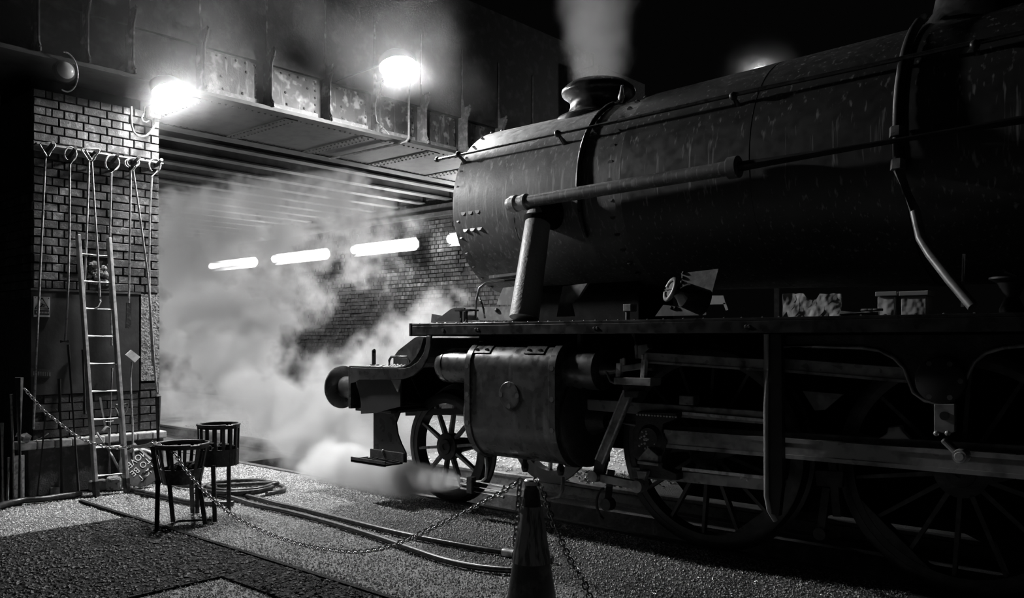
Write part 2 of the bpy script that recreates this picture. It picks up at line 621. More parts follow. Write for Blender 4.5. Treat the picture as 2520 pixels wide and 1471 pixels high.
# bridge: riveted plate girder facing the yard, cross beams and deck behind it
GB = 4.22
br = thing('bridge_girder', 'riveted steel plate girder of the road bridge with flaking paint', 'bridge', (-8.7, 7, GB), kind='structure')
STY = [3.01 + .0, 3.465, 3.92, 4.71, 5.56, 6.40, 7.20, 8.04, 8.86, 9.67, 10.5]
b = MB()
b.box(-10.54, -8.70, .5, 12.2, GB, GB + .03)
b.build('bottom_plate', M['under'], br, smooth=False)
b = MB()
b.box(-8.93, -8.90, .5, 12.2, GB + .03, 6.6)
b.build('web', M['girderdark'], br, smooth=False)
b = MB()
b.box(-10.5, -10.47, .5, 12.2, GB + .03, 6.4)
b.build('inner_web', M['girderdark'], br, smooth=False)
b = MB()
b.box(-8.9, -8.84, .5, 12.2, 4.80, 6.6)
b.build('upper_cover_plate', M['girderdark'], br, smooth=False)
rv = MB()
for i, y in enumerate(STY):
    b = MB()
    prof = [(-8.9, GB + .03), (-8.705, GB + .03), (-8.71, GB + .07), (-8.74, GB + .11), (-8.755, GB + .16), (-8.755, GB + .5), (-8.74, GB + .58), (-8.70, GB + .64), (-8.68, GB + .70), (-8.70, GB + .73), (-8.79, GB + .72), (-8.83, GB + .9), (-8.83, GB + 1.6), (-8.9, GB + 1.6)]
    b.prism([(x, z) for x, z in prof], 'Y', y - .012, y + .012)
    for q in range(1, len(prof) - 5):
        x, z = prof[q]
        x2, z2 = prof[q + 1] 
        b.bar((x, y, z), (x2, y, z2), .075, .014, up=(0, 1, 0)) if (x, z) != (x2, z2) else None
    b.build('stiffener', M['cleat'] if i > 6 else M['girder'], br, smooth=False)
    if i + 1 < len(STY) and y > 4:
        y1 = STY[i + 1]
        b = MB()
        b.box(-8.9, -8.875, y + .045, y1 - .1, GB + .03, GB + .55)
        b.build('web_panel', M['girder'], br, smooth=False, bevel=.003)
        b = MB()
        b.prism([(-8.89, GB + .03), (-8.735, GB + .03), (-8.735, GB + .045), (-8.86, GB + .06), (-8.86, GB + .13), (-8.89, GB + .13)], 'Y', y + .08, y1 - .09)
        b.build('angle_cleat', M['cleat'], br, smooth=False, bevel=.003)
        for q in range(5):
            z = GB + .15 + q * .088
            rv.dome((-8.874, y + .075, z), (1, 0, 0), .017, 6)
            rv.dome((-8.874, y1 - .125, z), (1, 0, 0), .017, 6)
        n = 6
        for q in range(n):
            rv.dome((-8.874, y + .1 + (y1 - y - .24) * q / (n - 1), GB + .525), (1, 0, 0), .016, 6)
        for dy, z in ((.28, .3), (.3, .16), (.55, .16), (.6, .42)):
            rv.dome((-8.872, y + dy, GB + z), (1, 0, 0), .018, 6)
y = 4.2
while y < 11.2:                                  # rows of rivets under the bottom plate
    for xr in (-8.76, -8.84, -8.93, -10.28, -10.37, -10.46):
        rv.dome((xr, y + (.035 if int(abs(xr) * 100) % 2 else 0), GB), (0, 0, -1), .017, 6)
    y += .085
JOINTS = [4.75, 5.95, 7.15, 8.35, 9.55]
for yj in JOINTS:
    b = MB()
    b.box(-10.3, -8.9, yj - .09, yj + .09, GB - .012, GB)
    b.build('cover_strip', M['under'], br, smooth=False)
    x = -10.25
    while x < -8.95:
        rv.dome((x, yj - .055, GB - .012), (0, 0, -1), .017, 6)
        rv.dome((x, yj + .055, GB - .012), (0, 0, -1), .017, 6)
        x += .085
rv.build('rivets', M['girderdark'], br, kind='stuff', fix=False)
b = MB()
b.box(-8.84, -8.69, .5, 12.2, GB - .016, GB)
b.box(-10.55, -10.3, .5, 12.2, GB - .016, GB)
b.build('flange_edge', M['under'], br, smooth=False, bevel=.003)
b = MB()
b.box(-10.4, -9.5, 3.2, PYR + .15, PTOP, GB)
b.build('bearing_block', M['soot_shade'], br, smooth=False)  # shade of the bearing recess put into the block's colour
tr = thing('ceiling', 'cross beams and dark deck over the track under the bridge', 'ceiling', (-16, 7.5, 4.3), kind='structure')
b = MB()
b.box(-24, -10.5, PYL, WY + .5, 4.72, 4.8)
b.build('deck', M['girderdark'], tr, smooth=False)
x = -11.25
while x > -23:
    b = MB()
    b.prism([(x - .1, 4.28), (x + .1, 4.28), (x + .1, 4.305), (x + .01, 4.315), (x + .01, 4.72), (x - .01, 4.72), (x - .01, 4.315), (x - .1, 4.305)], 'Y', PYL, WY + .2)
    o = b.build('cross_beam', M['under'], tr, smooth=False)
    x -= .79


# ------------------------------------------------------------------ lamps
def flood_lamp(name, label, c, aim, rad, sc, cap, glass='flood'):
    root = thing(name, label, 'lamp', c)
    d, a, bb = frame_of(aim)
    Mx = Matrix((a, bb, d)).transposed()
    b = MB()
    prof = []
    for i in range(11):
        t = math.pi / 2 * i / 10
        prof.append((math.sin(t) * rad * sc[2], math.cos(t) * rad))
    b.lathe(prof, (0, 0, 0), (Vector((0, 0, 1)), Vector((sc[0], 0, 0)), Vector((0, sc[1], 0))), 24)
    b.v = [Mx @ v + Vector(c) for v in b.v]
    b.build('lens', M[glass], root)
    b = MB()
    b.lathe([(-cap * 2.2, rad * .35), (-cap * 1.6, rad * .8), (-cap * .6, rad * 1.12), (.075, rad * 1.18), (.075, rad * 1.14), (-cap * .4, rad * 1.02)], (0, 0, 0), (Vector((0, 0, 1)), Vector((sc[0], 0, 0)), Vector((0, sc[1], 0))), 24)
    b.v = [Mx @ v + Vector(c) for v in b.v]
    b.build('housing', M['lampbody'], root)
    return root


L1 = at(412, 228, X=-8.47)
fl1 = flood_lamp('flood_lamp', 'glaring flood lamp at the top corner of the brick abutment', L1 + Vector((0, 0, .06)), (.45, .12, -.88), .115, (1.5, 1.1, .8), .045)
b = MB()
b.tube([L1 + Vector((-.10, .03, .10)), L1 + Vector((-.2, .03, .17)), Vector((-8.72, L1.y + .05, 4.2))], .015)
b.build('bracket', M['lampbody'], fl1)
L2 = at(978, 170, X=-7.65)
fl2 = flood_lamp('flood_lamp', 'glaring flood lamp mounted high on the bridge girder', L2 + Vector((0, 0, .09)), (.30, -.08, -.95), .19, (1.05, 1.0, .85), .05, 'flood2')
b = MB()
b.tube([L2 + Vector((-.1, 0, .1)), L2 + Vector((-.25, 0, .12)), Vector((-8.86, L2.y, L2.z + .1))], .011)
b.build('bracket', M['lampbody'], fl2)
b = MB()
yc = 7.62
b.tube([(-8.6, yc, 4.98), (-8.62, yc, 4.75), (-8.62, yc, 4.4), (-8.62, yc, 4.24), (-8.66, yc - .02, 4.19), (-8.75, yc - .03, 4.185), (-10.3, yc - .08, 4.185)], .016, 8)
b.solo('conduit', M['cleat'], 'pale conduit pipe bent under the girder from the high flood lamp', 'conduit')
b = MB()
b.tube([L2 + Vector((-.05, .03, .06)), (-8.3, 6.9, 4.74), (-8.55, 7.08, 4.74), (-8.68, 7.12, 4.72), (-8.74, 7.13, 4.6), (-8.74, 7.16, 4.4), (-8.72, 7.3, 4.30), (-8.70, 7.34, 4.25)], .006, 6)
b.solo('lamp_cable', M['cleat'], 'thin cable looping from the high flood lamp down the girder', 'cable')

for i, (x0, x1, lab) in enumerate(((-14.65, -12.74, 'fluorescent tube light on the far wall nearest the smokebox, fully seen'), (-17.73, -15.72, 'middle fluorescent tube light glowing through the steam'), (-20.7, -18.7, 'leftmost fluorescent tube light blurred by the steam'), (-11.66, -9.7, 'fluorescent tube light mostly hidden behind the smokebox'))):
    t = thing('tube_light', lab, 'lamp', ((x0 + x1) / 2, WY - .1, 3.4), 'fluorescent tubes on the far wall')
    b = MB()
    b.tube([(x0, WY - .34, 3.44), (x1, WY - .34, 3.44)], .085, 10)
    b.build('tube', M['tube'], t)
    b = MB()
    b.prism([(WY - .30, 3.56), (WY - .22, 3.48), (WY - .22, 3.38), (WY - .30, 3.30), (WY - .20, 3.34), (WY - .18, 3.43), (WY - .20, 3.52)], 'X', x0 - .06, x1 + .06)  # trough shaped to keep tube light off the wall behind
    b.box(x0 + .2, x0 + .26, WY - .2, WY - .03, 3.40, 3.46)
    b.box(x1 - .26, x1 - .2, WY - .2, WY - .03, 3.40, 3.46)
    b.build('batten', M['lampbody'], t, smooth=False)

for x0, x1, lab in ((-13.6, -11.7, 'added unseen tube light on the near abutment to brighten the steam, outer one'), (-17.2, -15.3, 'added unseen tube light on the near abutment to brighten the steam, inner one')):  # pair of tubes added out of view to brighten the steam
    t = thing('tube_light', lab, 'lamp', ((x0 + x1) / 2, PYR + .1, 3.4))
    b = MB()
    b.tube([(x0, PYR + .3, 3.44), (x1, PYR + .3, 3.44)], .07, 10)
    b.build('tube', M['tube'], t)
    b = MB()
    b.box(x0 - .05, x1 + .05, PYR - .01, PYR + .18, 3.38, 3.52)
    b.build('batten', M['lampbody'], t, smooth=False)

p = at(1872, 178, Y=14.0)
t = thing('yard_lamp', 'distant bright yard lamp on a mast above the boiler', 'lamp', (p.x, p.y, 0))
b = MB()
b.ball(p, .075, 12, 8, (1.3, 1, .7))
b.build('bulb', M['star'], t)
b = MB()
b.tube([(p.x + .25, p.y + .1, -.05), (p.x + .25, p.y + .1, p.z + .1)], .05, 10)
b.tube([(p.x + .25, p.y + .1, p.z + .1), (p.x, p.y, p.z + .12)], .03, 8)
b.lathe([(p.z + .06, .14), (p.z + .16, .05)], (p.x, p.y, 0), 'Z', 16)
b.build('mast', M['soot_shade'], t)  # mast coloured near black to keep it unseen

b = thing('bulkhead_lamp', 'unlit round bulkhead lamp on the girder above the brick abutment', 'lamp', at(158, 175, X=-8.68))
q = at(158, 175, X=-8.68)
mb = MB()
mb.lathe([(-.02, .105), (.03, .105), (.04, .09)], q, 'X', 24)
mb.build('rim', M['lampbody'], b)
mb = MB()
mb.lathe([(.035, .085), (.06, .07), (.08, .04), (.085, .0)], q, 'X', 20)
mb.build('glass', M['dull'], b)
mb = MB()
cc = at(160, 178, X=-8.66)
mb.tube([cc + Vector((.02, math.sin(t) * .11, math.cos(t) * .19)) for t in [R(a) for a in range(-10, 201, 10)]], .008, 6)
mb.build('cable_loop', M['alu'], b)

# isolator box and cable on the pillar
q = at(383, 275, X=-8.60)
t = thing('isolator_box', 'small white isolator box with a round black switch under the flood lamp', 'switch', q)
b = MB()
b.box(q.x - .11, q.x + .02, q.y - .05, q.y + .05, q.z - .065, q.z + .065)
b.build('case', M['white'], t, smooth=False, bevel=.008)
b = MB()
b.lathe([(.02, .034), (.032, .034), (.034, .03)], q, 'X', 20)
b.build('dial', M['ink'], t)
b = MB()
b.bar(q + Vector((.04, -.012, -.02)), q + Vector((.04, .012, .02)), .012, .012)
b.build('knob', M['white'], t, smooth=False)
b = MB()
b.box(q.x - .05, q.x + .0, q.y - .01, q.y + .04, q.z - .09, q.z - .065)
b.build('gland', M['lampbody'], t, smooth=False)
b = MB()
pts = [(381, 300), (379, 312), (372, 324), (362, 333), (350, 337), (338, 334), (329, 325), (324, 308), (323, 285), (323, 262)]
b.tube([at(x, y, X=-8.63) for x, y in pts], .011, 8)
b.solo('cable', M['alu'], 'pale cable hanging in a loop below the isolator box', 'cable')
b = MB()
b.tube([at(x, y, X=-8.66) for x, y in [(356, 262), (354, 280), (349, 290), (352, 298), (360, 301), (368, 297)]], .007, 6)
b.solo('cable', M['alu'], 'short kinked wire beside the isolator box', 'cable')

# ------------------------------------------------------------------ the locomotive
BZ = 2.74                                        # boiler centre height
lo = thing('steam_locomotive', 'black outside-cylinder steam locomotive standing over the inspection pit', 'locomotive', (-2.5, YC, 0))

# boiler, smokebox and mountings
SX0, SX1, SR = -5.54, -3.72, .805
b = MB()
b.lathe([(-5.72, .0), (-5.70, .25), (-5.64, .5), (-5.57, .66), (SX0, .70), (SX0, SR - .01), (SX0 + .012, SR), (SX1, SR), (SX1, .3)], (0, YC, BZ), 'X', 72)
sm = b.build('smokebox', M['smokebox'], lo)
b = MB()
b.lathe([(0, .024), (.012, .022), (.022, .012), (.025, .0)], (0, 0, 0), 'Z', 8)
rivet = b.mesh('rivet')
rivet.materials.append(M['rivet'])


def on_barrel(x, ang, r=SR):
    """point on the barrel, ang degrees above the near horizontal"""
    return Vector((x, YC - math.cos(R(ang)) * r, BZ + math.sin(R(ang)) * r))


def face_rot(n):
    d, a, bb = frame_of(n)
    return Matrix((a, bb, d)).transposed()


def barrel_rivet(x, ang, r=SR, s=1.0, par=None):
    piece('rivet', rivet, par or sm, on_barrel(x, ang, r), face_rot((0, -math.cos(R(ang)), math.sin(R(ang)))), (s, s, s))


for a in range(-66, 100, 11): barrel_rivet(SX0 + .06, a, SR, .7)
for a in range(-60, 86, 10): barrel_rivet(SX1 - .06, a, SR, 1.05)
for x in (-5.40, -5.31, -5.22):
    barrel_rivet(x, -6, SR, 1.25)
    barrel_rivet(x, -17, SR, 1.25)
for x in (-4.10, -4.0): barrel_rivet(x, 31, SR, 1.0)
b = MB()
b.lathe([(SX1 - .01, SR + .014), (SX1 + .05, SR + .014)], (0, YC, BZ), 'X', 72)
b.build('joint_band', M['smokebox'], lo)
b = MB()
b.lathe([(SX1 + .03, SR), (SX1 + .05, SR + .022), (-1.6, .875), (.2, .905), (2.4, .91), (2.4, .2)], (0, YC, BZ), 'X', 72)
bo = b.build('boiler', M['boiler'], lo)
for x, r in ((-3.55, .832), (-2.62, .856), (-1.62, .885), (-.6, .9), (.6, .913)):
    b = MB()
    b.lathe([(x - .035, r - .012), (x - .032, r - .003), (x + .032, r - .002), (x + .035, r - .012)], (0, YC, BZ), 'X', 72)
    b.build('boiler_band', M['boiler'], bo)

CX = -4.46
b = MB()
prof = [(3.40, .42), (3.47, .40), (3.50, .375), (3.515, .34), (3.54, .295), (3.57, .268), (3.61, .256), (3.645, .258), (3.675, .278), (3.695, .305), (3.713, .330), (3.735, .338), (3.76, .331), (3.783, .308), (3.80, .286), (3.815, .264), (3.81, .248), (3.75, .24), (3.4, .22)]
b.lathe(prof, (CX, YC, 0), 'Z', 48)
b.build('chimney', M['black'], lo)
b = MB()
for i in range(25):
    a = -.43 + .86 * i / 24
b.box(CX - .26, CX + .26, YC - .2, YC + .2, 3.42, 3.52)
b.build('chimney_saddle', M['smokebox'], lo, smooth=False, bevel=.02)
DX = -1.28
b = MB()
b.lathe([(3.48, .47), (3.60, .42), (3.68, .36), (3.80, .335), (4.05, .325), (4.16, .30), (4.24, .24), (4.28, .14), (4.29, 0)], (DX, YC, 0), 'Z', 40)
b.build('dome', M['black'], lo)

# handrail along the smokebox and boiler
hy, hz = YC - .80, BZ + .455
b = MB()
b.tube([(-5.74, hy + .012, hz - .006), (-3.7, hy, hz), (-2.70, hy - .02, hz + .01), (.8, hy - .05, hz + .02)], .0155, 10)
hr = b.build('handrail', M['black'], lo)
for x, dy in ((-5.47, .008), (-4.30, 0), (-2.72, -.02), (-1.2, -.04)):
    b = MB()
    b.ball((x, hy + dy, hz), .03, 12, 8)
    n = Vector((0, .82, -.52))
    b.tube([Vector((x, hy + dy, hz)), Vector((x, hy + dy, hz)) + n * .12], .013, 8, r1=.022)
    b.build('handrail_knob', M['black'], hr)
b = MB()
b.lathe([(-5.78, .018), (-5.765, .026), (-5.745, .026), (-5.735, .016)], (0, hy + .012, hz - .006), 'X', 12)
b.build('end_cap', M['black'], hr)

# ejector exhaust pipe, flange and steam pipe
ey = 5.30
A, B_ = at(1262, 502, Y=ey), at(1806, 412, Y=5.27)
dirp = (B_ - A).normalized()
b = MB()
b.tube([A, A + dirp * .1, B_], .052, 16)
ej = b.build('ejector_pipe', M['smokebox'], lo)
b = MB()
b.tube([B_, B_ + dirp * 2.2], .036, 14)
b.build('rear_length', M['frame'], ej)
b = MB()
ax = frame_of(dirp)
b.lathe([(-.05, .03), (-.045, .055), (-.01, .06), (0, .072), (.05, .072), (.055, .06), (.12, .06), (.125, .068), (.16, .068), (.165, .05)], A, ax, 20)
b.build('pipe_flange', M['pipe'], ej)
b = MB()
b.lathe([(-.04, .05), (-.035, .075), (.035, .075), (.04, .05)], B_, ax, 20)
b.build('pipe_collar', M['smokebox'], ej)
b = MB()
S0, S1 = at(1290, 783, Y=5.10), at(1326, 530, Y=5.36)
b.tube([S0 + Vector((0, 0, -.02)), S0, S0.lerp(S1, .5), S1, S1 + Vector((0, .1, .1)), S1 + Vector((0, .3, .12))], [.125, .12, .113, .105, .105, .105], 28)
b.build('steam_pipe', M['pipe'], lo, label='pale battered steam pipe')
b = MB()
b.lathe([(5.30, .05), (5.31, .11), (5.34, .125), (5.60, .17)], (S1.x + .05, 0, S1.z + .04), 'Y', 28)
b.lathe([(S1.z - .06, .118), (S1.z - .03, .128), (S1.z, .128), (S1.z + .01, .118)], (S1.x, 5.365, 0), 'Z', 28)
b.build('pipe_shroud', M['soot_shade'], lo)
b = MB()
b.tube([at(x, y, Y=5.28) for x, y in ((1266, 535), (1268, 560), (1275, 585), (1280, 592))], .006, 6)
b.build('drain_wire', M['black'], ej)
# strap pipe round the smokebox
b = MB()
b.tube([on_barrel(-4.07 + .0 * a, a, SR + .022) for a in range(72, -34, -6)], .021, 8)
sp = b.build('strap_pipe', M['black'], lo)
b = MB()
tp = on_barrel(-4.06, 74, SR + .03)
b.lathe([(-.02, .015), (0, .022), (.03, .03), (.06, .02), (.10, .013), (.13, .008)], tp, frame_of((.25, -.25, .9)), 14)
b.build('pipe_union', M['rodl'], sp)
# pipe from the dome clack down to the running plate
b = MB()
up_ = [on_barrel(-1.60, a, .925) for a in range(66, -18, -8)]
b.tube(up_, .03, 12)
fp = b.build('feed_pipe', M['frame'], lo)  # upper pipe given a dark colour in place of shade
b = MB()
b.tube([up_[-1], at(2252, 520, Y=5.26), at(2266, 585, Y=5.24), at(2290, 625, Y=5.2), at(2340, 690, Y=5.12), at(2395, 755, Y=5.05)], .03, 12)
b.build('lower_length', M['rod'], fp, label='lower length of the feed pipe, left bright below the darkened part')
for a in (0, -12):
    b = MB()
    c0 = on_barrel(-1.6, a, .93)
    b.lathe([(-.03, .045), (.03, .045)], c0, frame_of((0, .1, 1)), 6)
    b.build('union_nut', M['rod'], fp)
b = MB()
b.tube([at(2372, 625, Y=5.1), at(2368, 755, Y=5.1)], .008, 6)
b.build('thin_pipe', M['rod'], lo)
b = MB()
b.tube([at(1140 + 0, 760, Y=5.4), at(1140, 760, Y=5.4)] if False else [at(1170, 783, Y=5.12), at(1172, 740, Y=5.12), at(1180, 708, Y=5.12), at(1195, 697, Y=5.14), at(1215, 693, Y=5.2), at(1240, 690, Y=5.3)], .011, 8)
b.build('oil_pipe', M['rod'], lo)
b = MB()
b.tube([at(1193, 783, Y=5.12), at(1190, 760, Y=5.12), at(1184, 742, Y=5.14), at(1178, 730, Y=5.2)], .009, 8)
b.build('oil_pipe', M['black'], lo)

# running plate, valance, front drop
b = MB()
b.box(-5.53, 2.6, YP, 2 * YC - YP, 1.612, 1.632)
b.build('running_plate', M['black'], lo, smooth=False, bevel=.004)
b = MB()
b.box(-5.53, 2.6, YP, YP + .025, 1.535, 1.612)
va = b.build('valance', M['black'], lo, smooth=False, bevel=.004)
b = MB()
b.box(-5.545, -5.525, YP - .004, 2 * YC - YP, 1.525, 1.636)
b.build('plate_end', M['black'], lo, smooth=False)
b = MB()
x = -5.45
while x < -1.0:
    b.dome((x, YP + .03, 1.632), (0, 0, 1), .011, 6)
    x += random.uniform(.09, .16)
b.build('plate_bolts', M['rivet'], lo, kind='stuff')
b = MB()
for px in (1090, 1170, 1176, 1462, 1469, 1836, 1843):
    q = at(px, 812 if px < 1100 else 808, Y=YP)
    b.lathe([(-.006, .016 if px < 1100 else .008), (.0, .014)], (q.x, YP, 1.575), 'Y', 8)
b.build('bolt_holes', M['ink'], va)
prof = [(-6.40, 1.24), (-5.80, 1.24)] + [(-5.70 + math.sin(R(a)) * .36 - .02, 1.60 - math.cos(R(a)) * .36) for a in range(0, 91, 15)]
out = [(x, z) for x, z in prof]
inn = [(-5.34, 1.60)] + [(-5.70 + math.sin(R(a)) * .375 - .02, 1.60 - math.cos(R(a)) * .375) for a in range(90, -1, -15)] + [(-6.40, 1.225)]
b = MB()
for i in range(len(prof) - 1):
    (x0, z0), (x1, z1) = prof[i], prof[i + 1]
    b.bar((x0, YC, z0), (x1, YC, z1), 2 * (YC - YP), .012, up=(0, 0, 1))
b.build('front_platform', M['grime'], lo)
b = MB()
b.pxplate([(862, 904), (985, 907), (1008, 903), (1028, 890), (1042, 868), (1048, 845), (1049, 826), (1060, 826), (1059, 852), (1052, 880), (1038, 905), (1016, 924), (990, 933), (884, 934), (874, 940), (862, 943)], YP, .022)
b.build('front_valance', M['black'], lo, bevel=.003)
b = MB()
for i in range(70):
    b.dome((random.uniform(-6.3, -5.75), random.uniform(YP + .02, YP + .7), 1.246), (0, 0, 1), random.uniform(.008, .016), 6)
b.build('platform_bolts', M['rivet'], lo, kind='stuff')
b = MB()
b.box(-6.44, -6.40, YP + .02, 2 * YC - YP - .02, .84, 1.235)
b.build('buffer_beam', M['black'], lo, smooth=False, bevel=.004)
b = MB()
b.pxplate([(874, 932), (985, 932), (985, 1000), (955, 1007), (928, 1016), (888, 1018), (888, 990), (884, 968), (878, 950)], 4.95, .02)
b.build('beam_gusset', M['frame'], lo, smooth=False)
b = MB()
b.box(-6.38, -5.86, 4.965, 5.6, .82, .85)
b.build('upper_step', M['grime'], lo, smooth=False, bevel=.006)
b = MB()
b.pxplate([(962, 934), (985, 934), (978, 965)], 4.935, .012)
b.build('bracket_web', M['plain_grey'], lo, smooth=False)
for yb in (YC - .865, YC + .865):
    b = MB()
    b.lathe([(-6.44, .19), (-6.47, .185), (-6.50, .15), (-6.62, .138), (-6.80, .13), (-6.86, .13), (-6.865, .118), (-7.08, .11)], (0, yb, 1.0), 'X', 28)
    bu = b.build('buffer', M['black'], lo)
    b = MB()
    b.lathe([(-6.79, .133), (-6.785, .14), (-6.765, .14), (-6.76, .133)], (0, yb, 1.0), 'X', 28)
    b.build('collar', M['rodl'], bu)
    b = MB()
    b.lathe([(-7.05, .09), (-7.075, .16), (-7.09, .212), (-7.10, .222), (-7.115, .222), (-7.13, .19), (-7.14, 0)], (0, yb, 1.0), 'X', 36)
    b.build('buffer_head', M['black'], bu)
b = MB()
q = at(920, 900, Y=5.15)
b.bar((q.x, 5.15, 1.24), (q.x, 5.15, 1.385), .04, .012, up=(1, 0, 0))
b.lathe([(-.006, .02), (.006, .02)], (q.x, 5.15, 1.385), 'X', 12)
b.bar((q.x - .03, 5.15, 1.25), (q.x + .05, 5.15, 1.25), .05, .012)
b.build('lamp_iron', M['black'], lo, smooth=False)
b = MB()
q0, q1 = at(958, 900, Y=5.08), at(1008, 900, Y=5.08)
b.tube([(q0.x, 5.08, 1.24), (q0.x, 5.08, 1.30), (q0.x + .03, 5.08, 1.335), (q1.x - .03, 5.08, 1.335), (q1.x, 5.08, 1.30), (q1.x, 5.08, 1.24)], .012, 8)
b.build('grab_handle', M['black'], lo)
# hanging front step
b = MB()
b.pxplate([(919, 1012), (985, 1010), (974, 1040), (978, 1068), (987, 1092), (998, 1115), (998, 1138), (919, 1126)], 5.02, .016)
b.build('step_hanger', M['black'], lo, smooth=False)
b = MB()
c0, c1 = at(890, 1129, Y=4.95), at(975, 1136, Y=4.95)
b.box(c0.x, c1.x, 4.82, 5.03, .365, .385)
for i in range(7):
    xx = c0.x + .03 + i * (c1.x - c0.x - .06) / 6
    b.box(xx - .008, xx + .008, 4.825, 5.0, .385, .395)
b.box(c0.x, c1.x, 4.82, 4.832, .36, .41)
b.box(c0.x + .06, c1.x + .04, 5.0, 5.03, .385, .47)
b.build('step_tread', M['grime'], lo, smooth=False, bevel=.003)
b = MB()
b.dome(at(943, 1110, Y=5.0), (0, -1, 0), .022, 8)
b.build('step_bolt', M['rivet'], lo)

# frames
b = MB()
arch = [(-5.61 + math.cos(R(a)) * .58, .5 + math.sin(R(a)) * .58) for a in range(150, 20, -12)]
for y in (YC - .62, YC + .60):
    b.prism([(-6.40, 1.225), (-6.40, .84), (-6.25, .80)] + arch + [(-4.9, .62), (-3.5, .62), (-3.2, .32), (2.6, .32), (2.6, 1.61), (-5.34, 1.61), (-5.40, 1.42), (-5.5, 1.3), (-5.7, 1.225)], 'Y', y, y + .03)
b.build('main_frames', M['soot_shade'], lo, smooth=False)
b = MB()
b.pxplate([(968, 905), (968, 878), (980, 862), (1020, 831), (1032, 827), (1048, 829), (1048, 850), (1036, 880), (1020, 900), (1000, 906)], 5.45, .02)
b.build('front_frame_horn', M['black'], lo, smooth=False)
b = MB()
qh = at(1030, 865, Y=5.44)
b.lathe([(-.004, .03), (.002, .03)], (qh.x, 5.446, qh.z), 'Y', 14)
b.build('horn_hole', M['ink'], lo)
b = MB()
b.box(-5.15, -3.85, YC - .28, YC + .28, 1.62, 2.15)
b.build('smokebox_saddle', M['soot_shade'], lo, smooth=False)  # shade under the smokebox comes from this near-black colour
b = MB()
b.box(-6.1, -5.55, YC - .03, YC + .03, .6, 1.0)
b.bar((-6.2, 5.45, .78), (-5.1, 5.45, .86), .03, .06)
b.build('pony_truck_bar', M['frame'], lo, smooth=False)
b = MB()
b.pxplate([(1070, 790), (1108, 761), (1118, 757), (1142, 757), (1142, 790)], 5.50, .02)
b.build('sloped_end_plate', M['frame'], lo, smooth=False)
b = MB()
b.pxplate([(1142, 756), (1290, 753), (1290, 788), (1142, 788)], 5.56, .02)
b.build('frame_top_plate', M['plain_grey'], lo, smooth=False)
b = MB()
b.dome(at(1222, 763, Y=5.555), (0, -1, 0), .022, 8)
b.dome(at(1272, 763, Y=5.555), (0, -1, 0), .022, 8)
b.build('plate_rivets', M['rivet'], lo)
b = MB()
b.pxplate([(1238, 708), (1272, 704), (1272, 750), (1222, 750), (1226, 735)], 5.62, .03)
b.build('saddle_cover', M['plain_grey'], lo, smooth=False)
q = at(1205, 678, Y=5.45)
b = MB()
b.pxplate([(1203, 678), (1275, 670), (1275, 676), (1203, 685)], 5.30, .16)
b.pxplate([(1212, 690), (1275, 686), (1275, 690), (1212, 695)], 5.40, .08)
b.build('side_step', M['smokebox'], lo, smooth=False)
b = MB()
for px in (1210, 1232, 1258): b.dome(at(px, 682, Y=5.40), (0, -1, .2), .014, 8)
b.build('step_studs', M['rod'], lo)
b = MB()
q0, q1 = at(1125, 764, Y=5.08), at(1162, 764, Y=5.08)
b.box(q0.x, q1.x, 5.05, 5.16, 1.735, 1.75)
for px in (1134, 1148):
    q = at(px, 785, Y=5.1)
    b.tube([(q.x, 5.1, 1.632), (q.x, 5.1, 1.735)], .014, 8)
b.build('lubricator_stand', M['black'], lo, smooth=False)
b = MB()
b.pxplate([(1385, 704), (1445, 697), (1424, 730), (1412, 738), (1403, 746), (1410, 778), (1370, 779), (1376, 745)], 5.22, .03)
b.build('pipe_bracket', M['plain_grey'], lo, smooth=False)
# mechanical lubricator bracket behind the cylinder
b = MB()
b.pxplate([(1676, 672), (1768, 661), (1737, 775), (1612, 778), (1632, 750), (1650, 752), (1690, 758), (1720, 766), (1738, 742), (1744, 720), (1715, 708), (1680, 706)], 5.3, .012)
lb = b.build('lubricator_plate', M['plain_grey'], lo, smooth=False)
b = MB()
for x, y in ((1682, 671), (1681, 683), (1678, 694), (1652, 757), (1662, 757)): b.dome(at(x, y, Y=5.298), (0, -1, 0), .014, 8)
b.build('plate_rivets', M['ink'], lb)
b = MB()
q0, q1 = at(1650, 712, Y=5.05), at(1735, 745, Y=5.25)
b.tube([q0, q0.lerp(q1, .4), q1], [.075, .088, .095], 20, caps=False)
b.tube([q0, q0.lerp(q1, .5), q1], [.055, .06, .06], 20)
lf = b.build('lubricator_barrel', M['frame'], lo)
b = MB()
d, a, bb = frame_of(q0 - q1)
b.tube([q0 + (a * math.cos(t) + bb * math.sin(t)) * .075 for t in [2 * math.pi * i / 24 for i in range(24)]], .016, 8, closed=True)
b.tube([q0 - a * .07, q0 + a * .07], .008, 6)
b.build('filler_ring', M['rod'], lf)
b = MB()
b.pxplate([(1752, 727), (1780, 727), (1786, 748), (1746, 749)], 5.4, .02)
b.pxplate([(1779, 745), (1786, 745), (1792, 762), (1786, 764)], 5.4, .02)
b.build('white_bracket', M['white'], lo, smooth=False)
b = MB()
q = at(1550, 760, Y=5.2)
b.box(q.x - .035, q.x + .035, 5.16, 5.24, 1.70, 1.755)
b.box(q.x - .03, q.x - .01, 5.18, 5.22, 1.63, 1.70)
b.build('oil_box', M['plain_grey'], lo, smooth=False, bevel=.005)
b = MB()
q = at(2490, 720, Y=5.15)
b.lathe([(1.64, .06), (1.66, .06), (1.72, .035), (1.80, .07), (1.82, .11), (1.83, .11)], (q.x, 5.15, 0), 'Z', 18)
b.tube([(q.x - .02, 5.1, 1.86), (q.x + .1, 5.1, 1.80)], .015, 8)
b.build('injector_valve', M['frame'], lo)


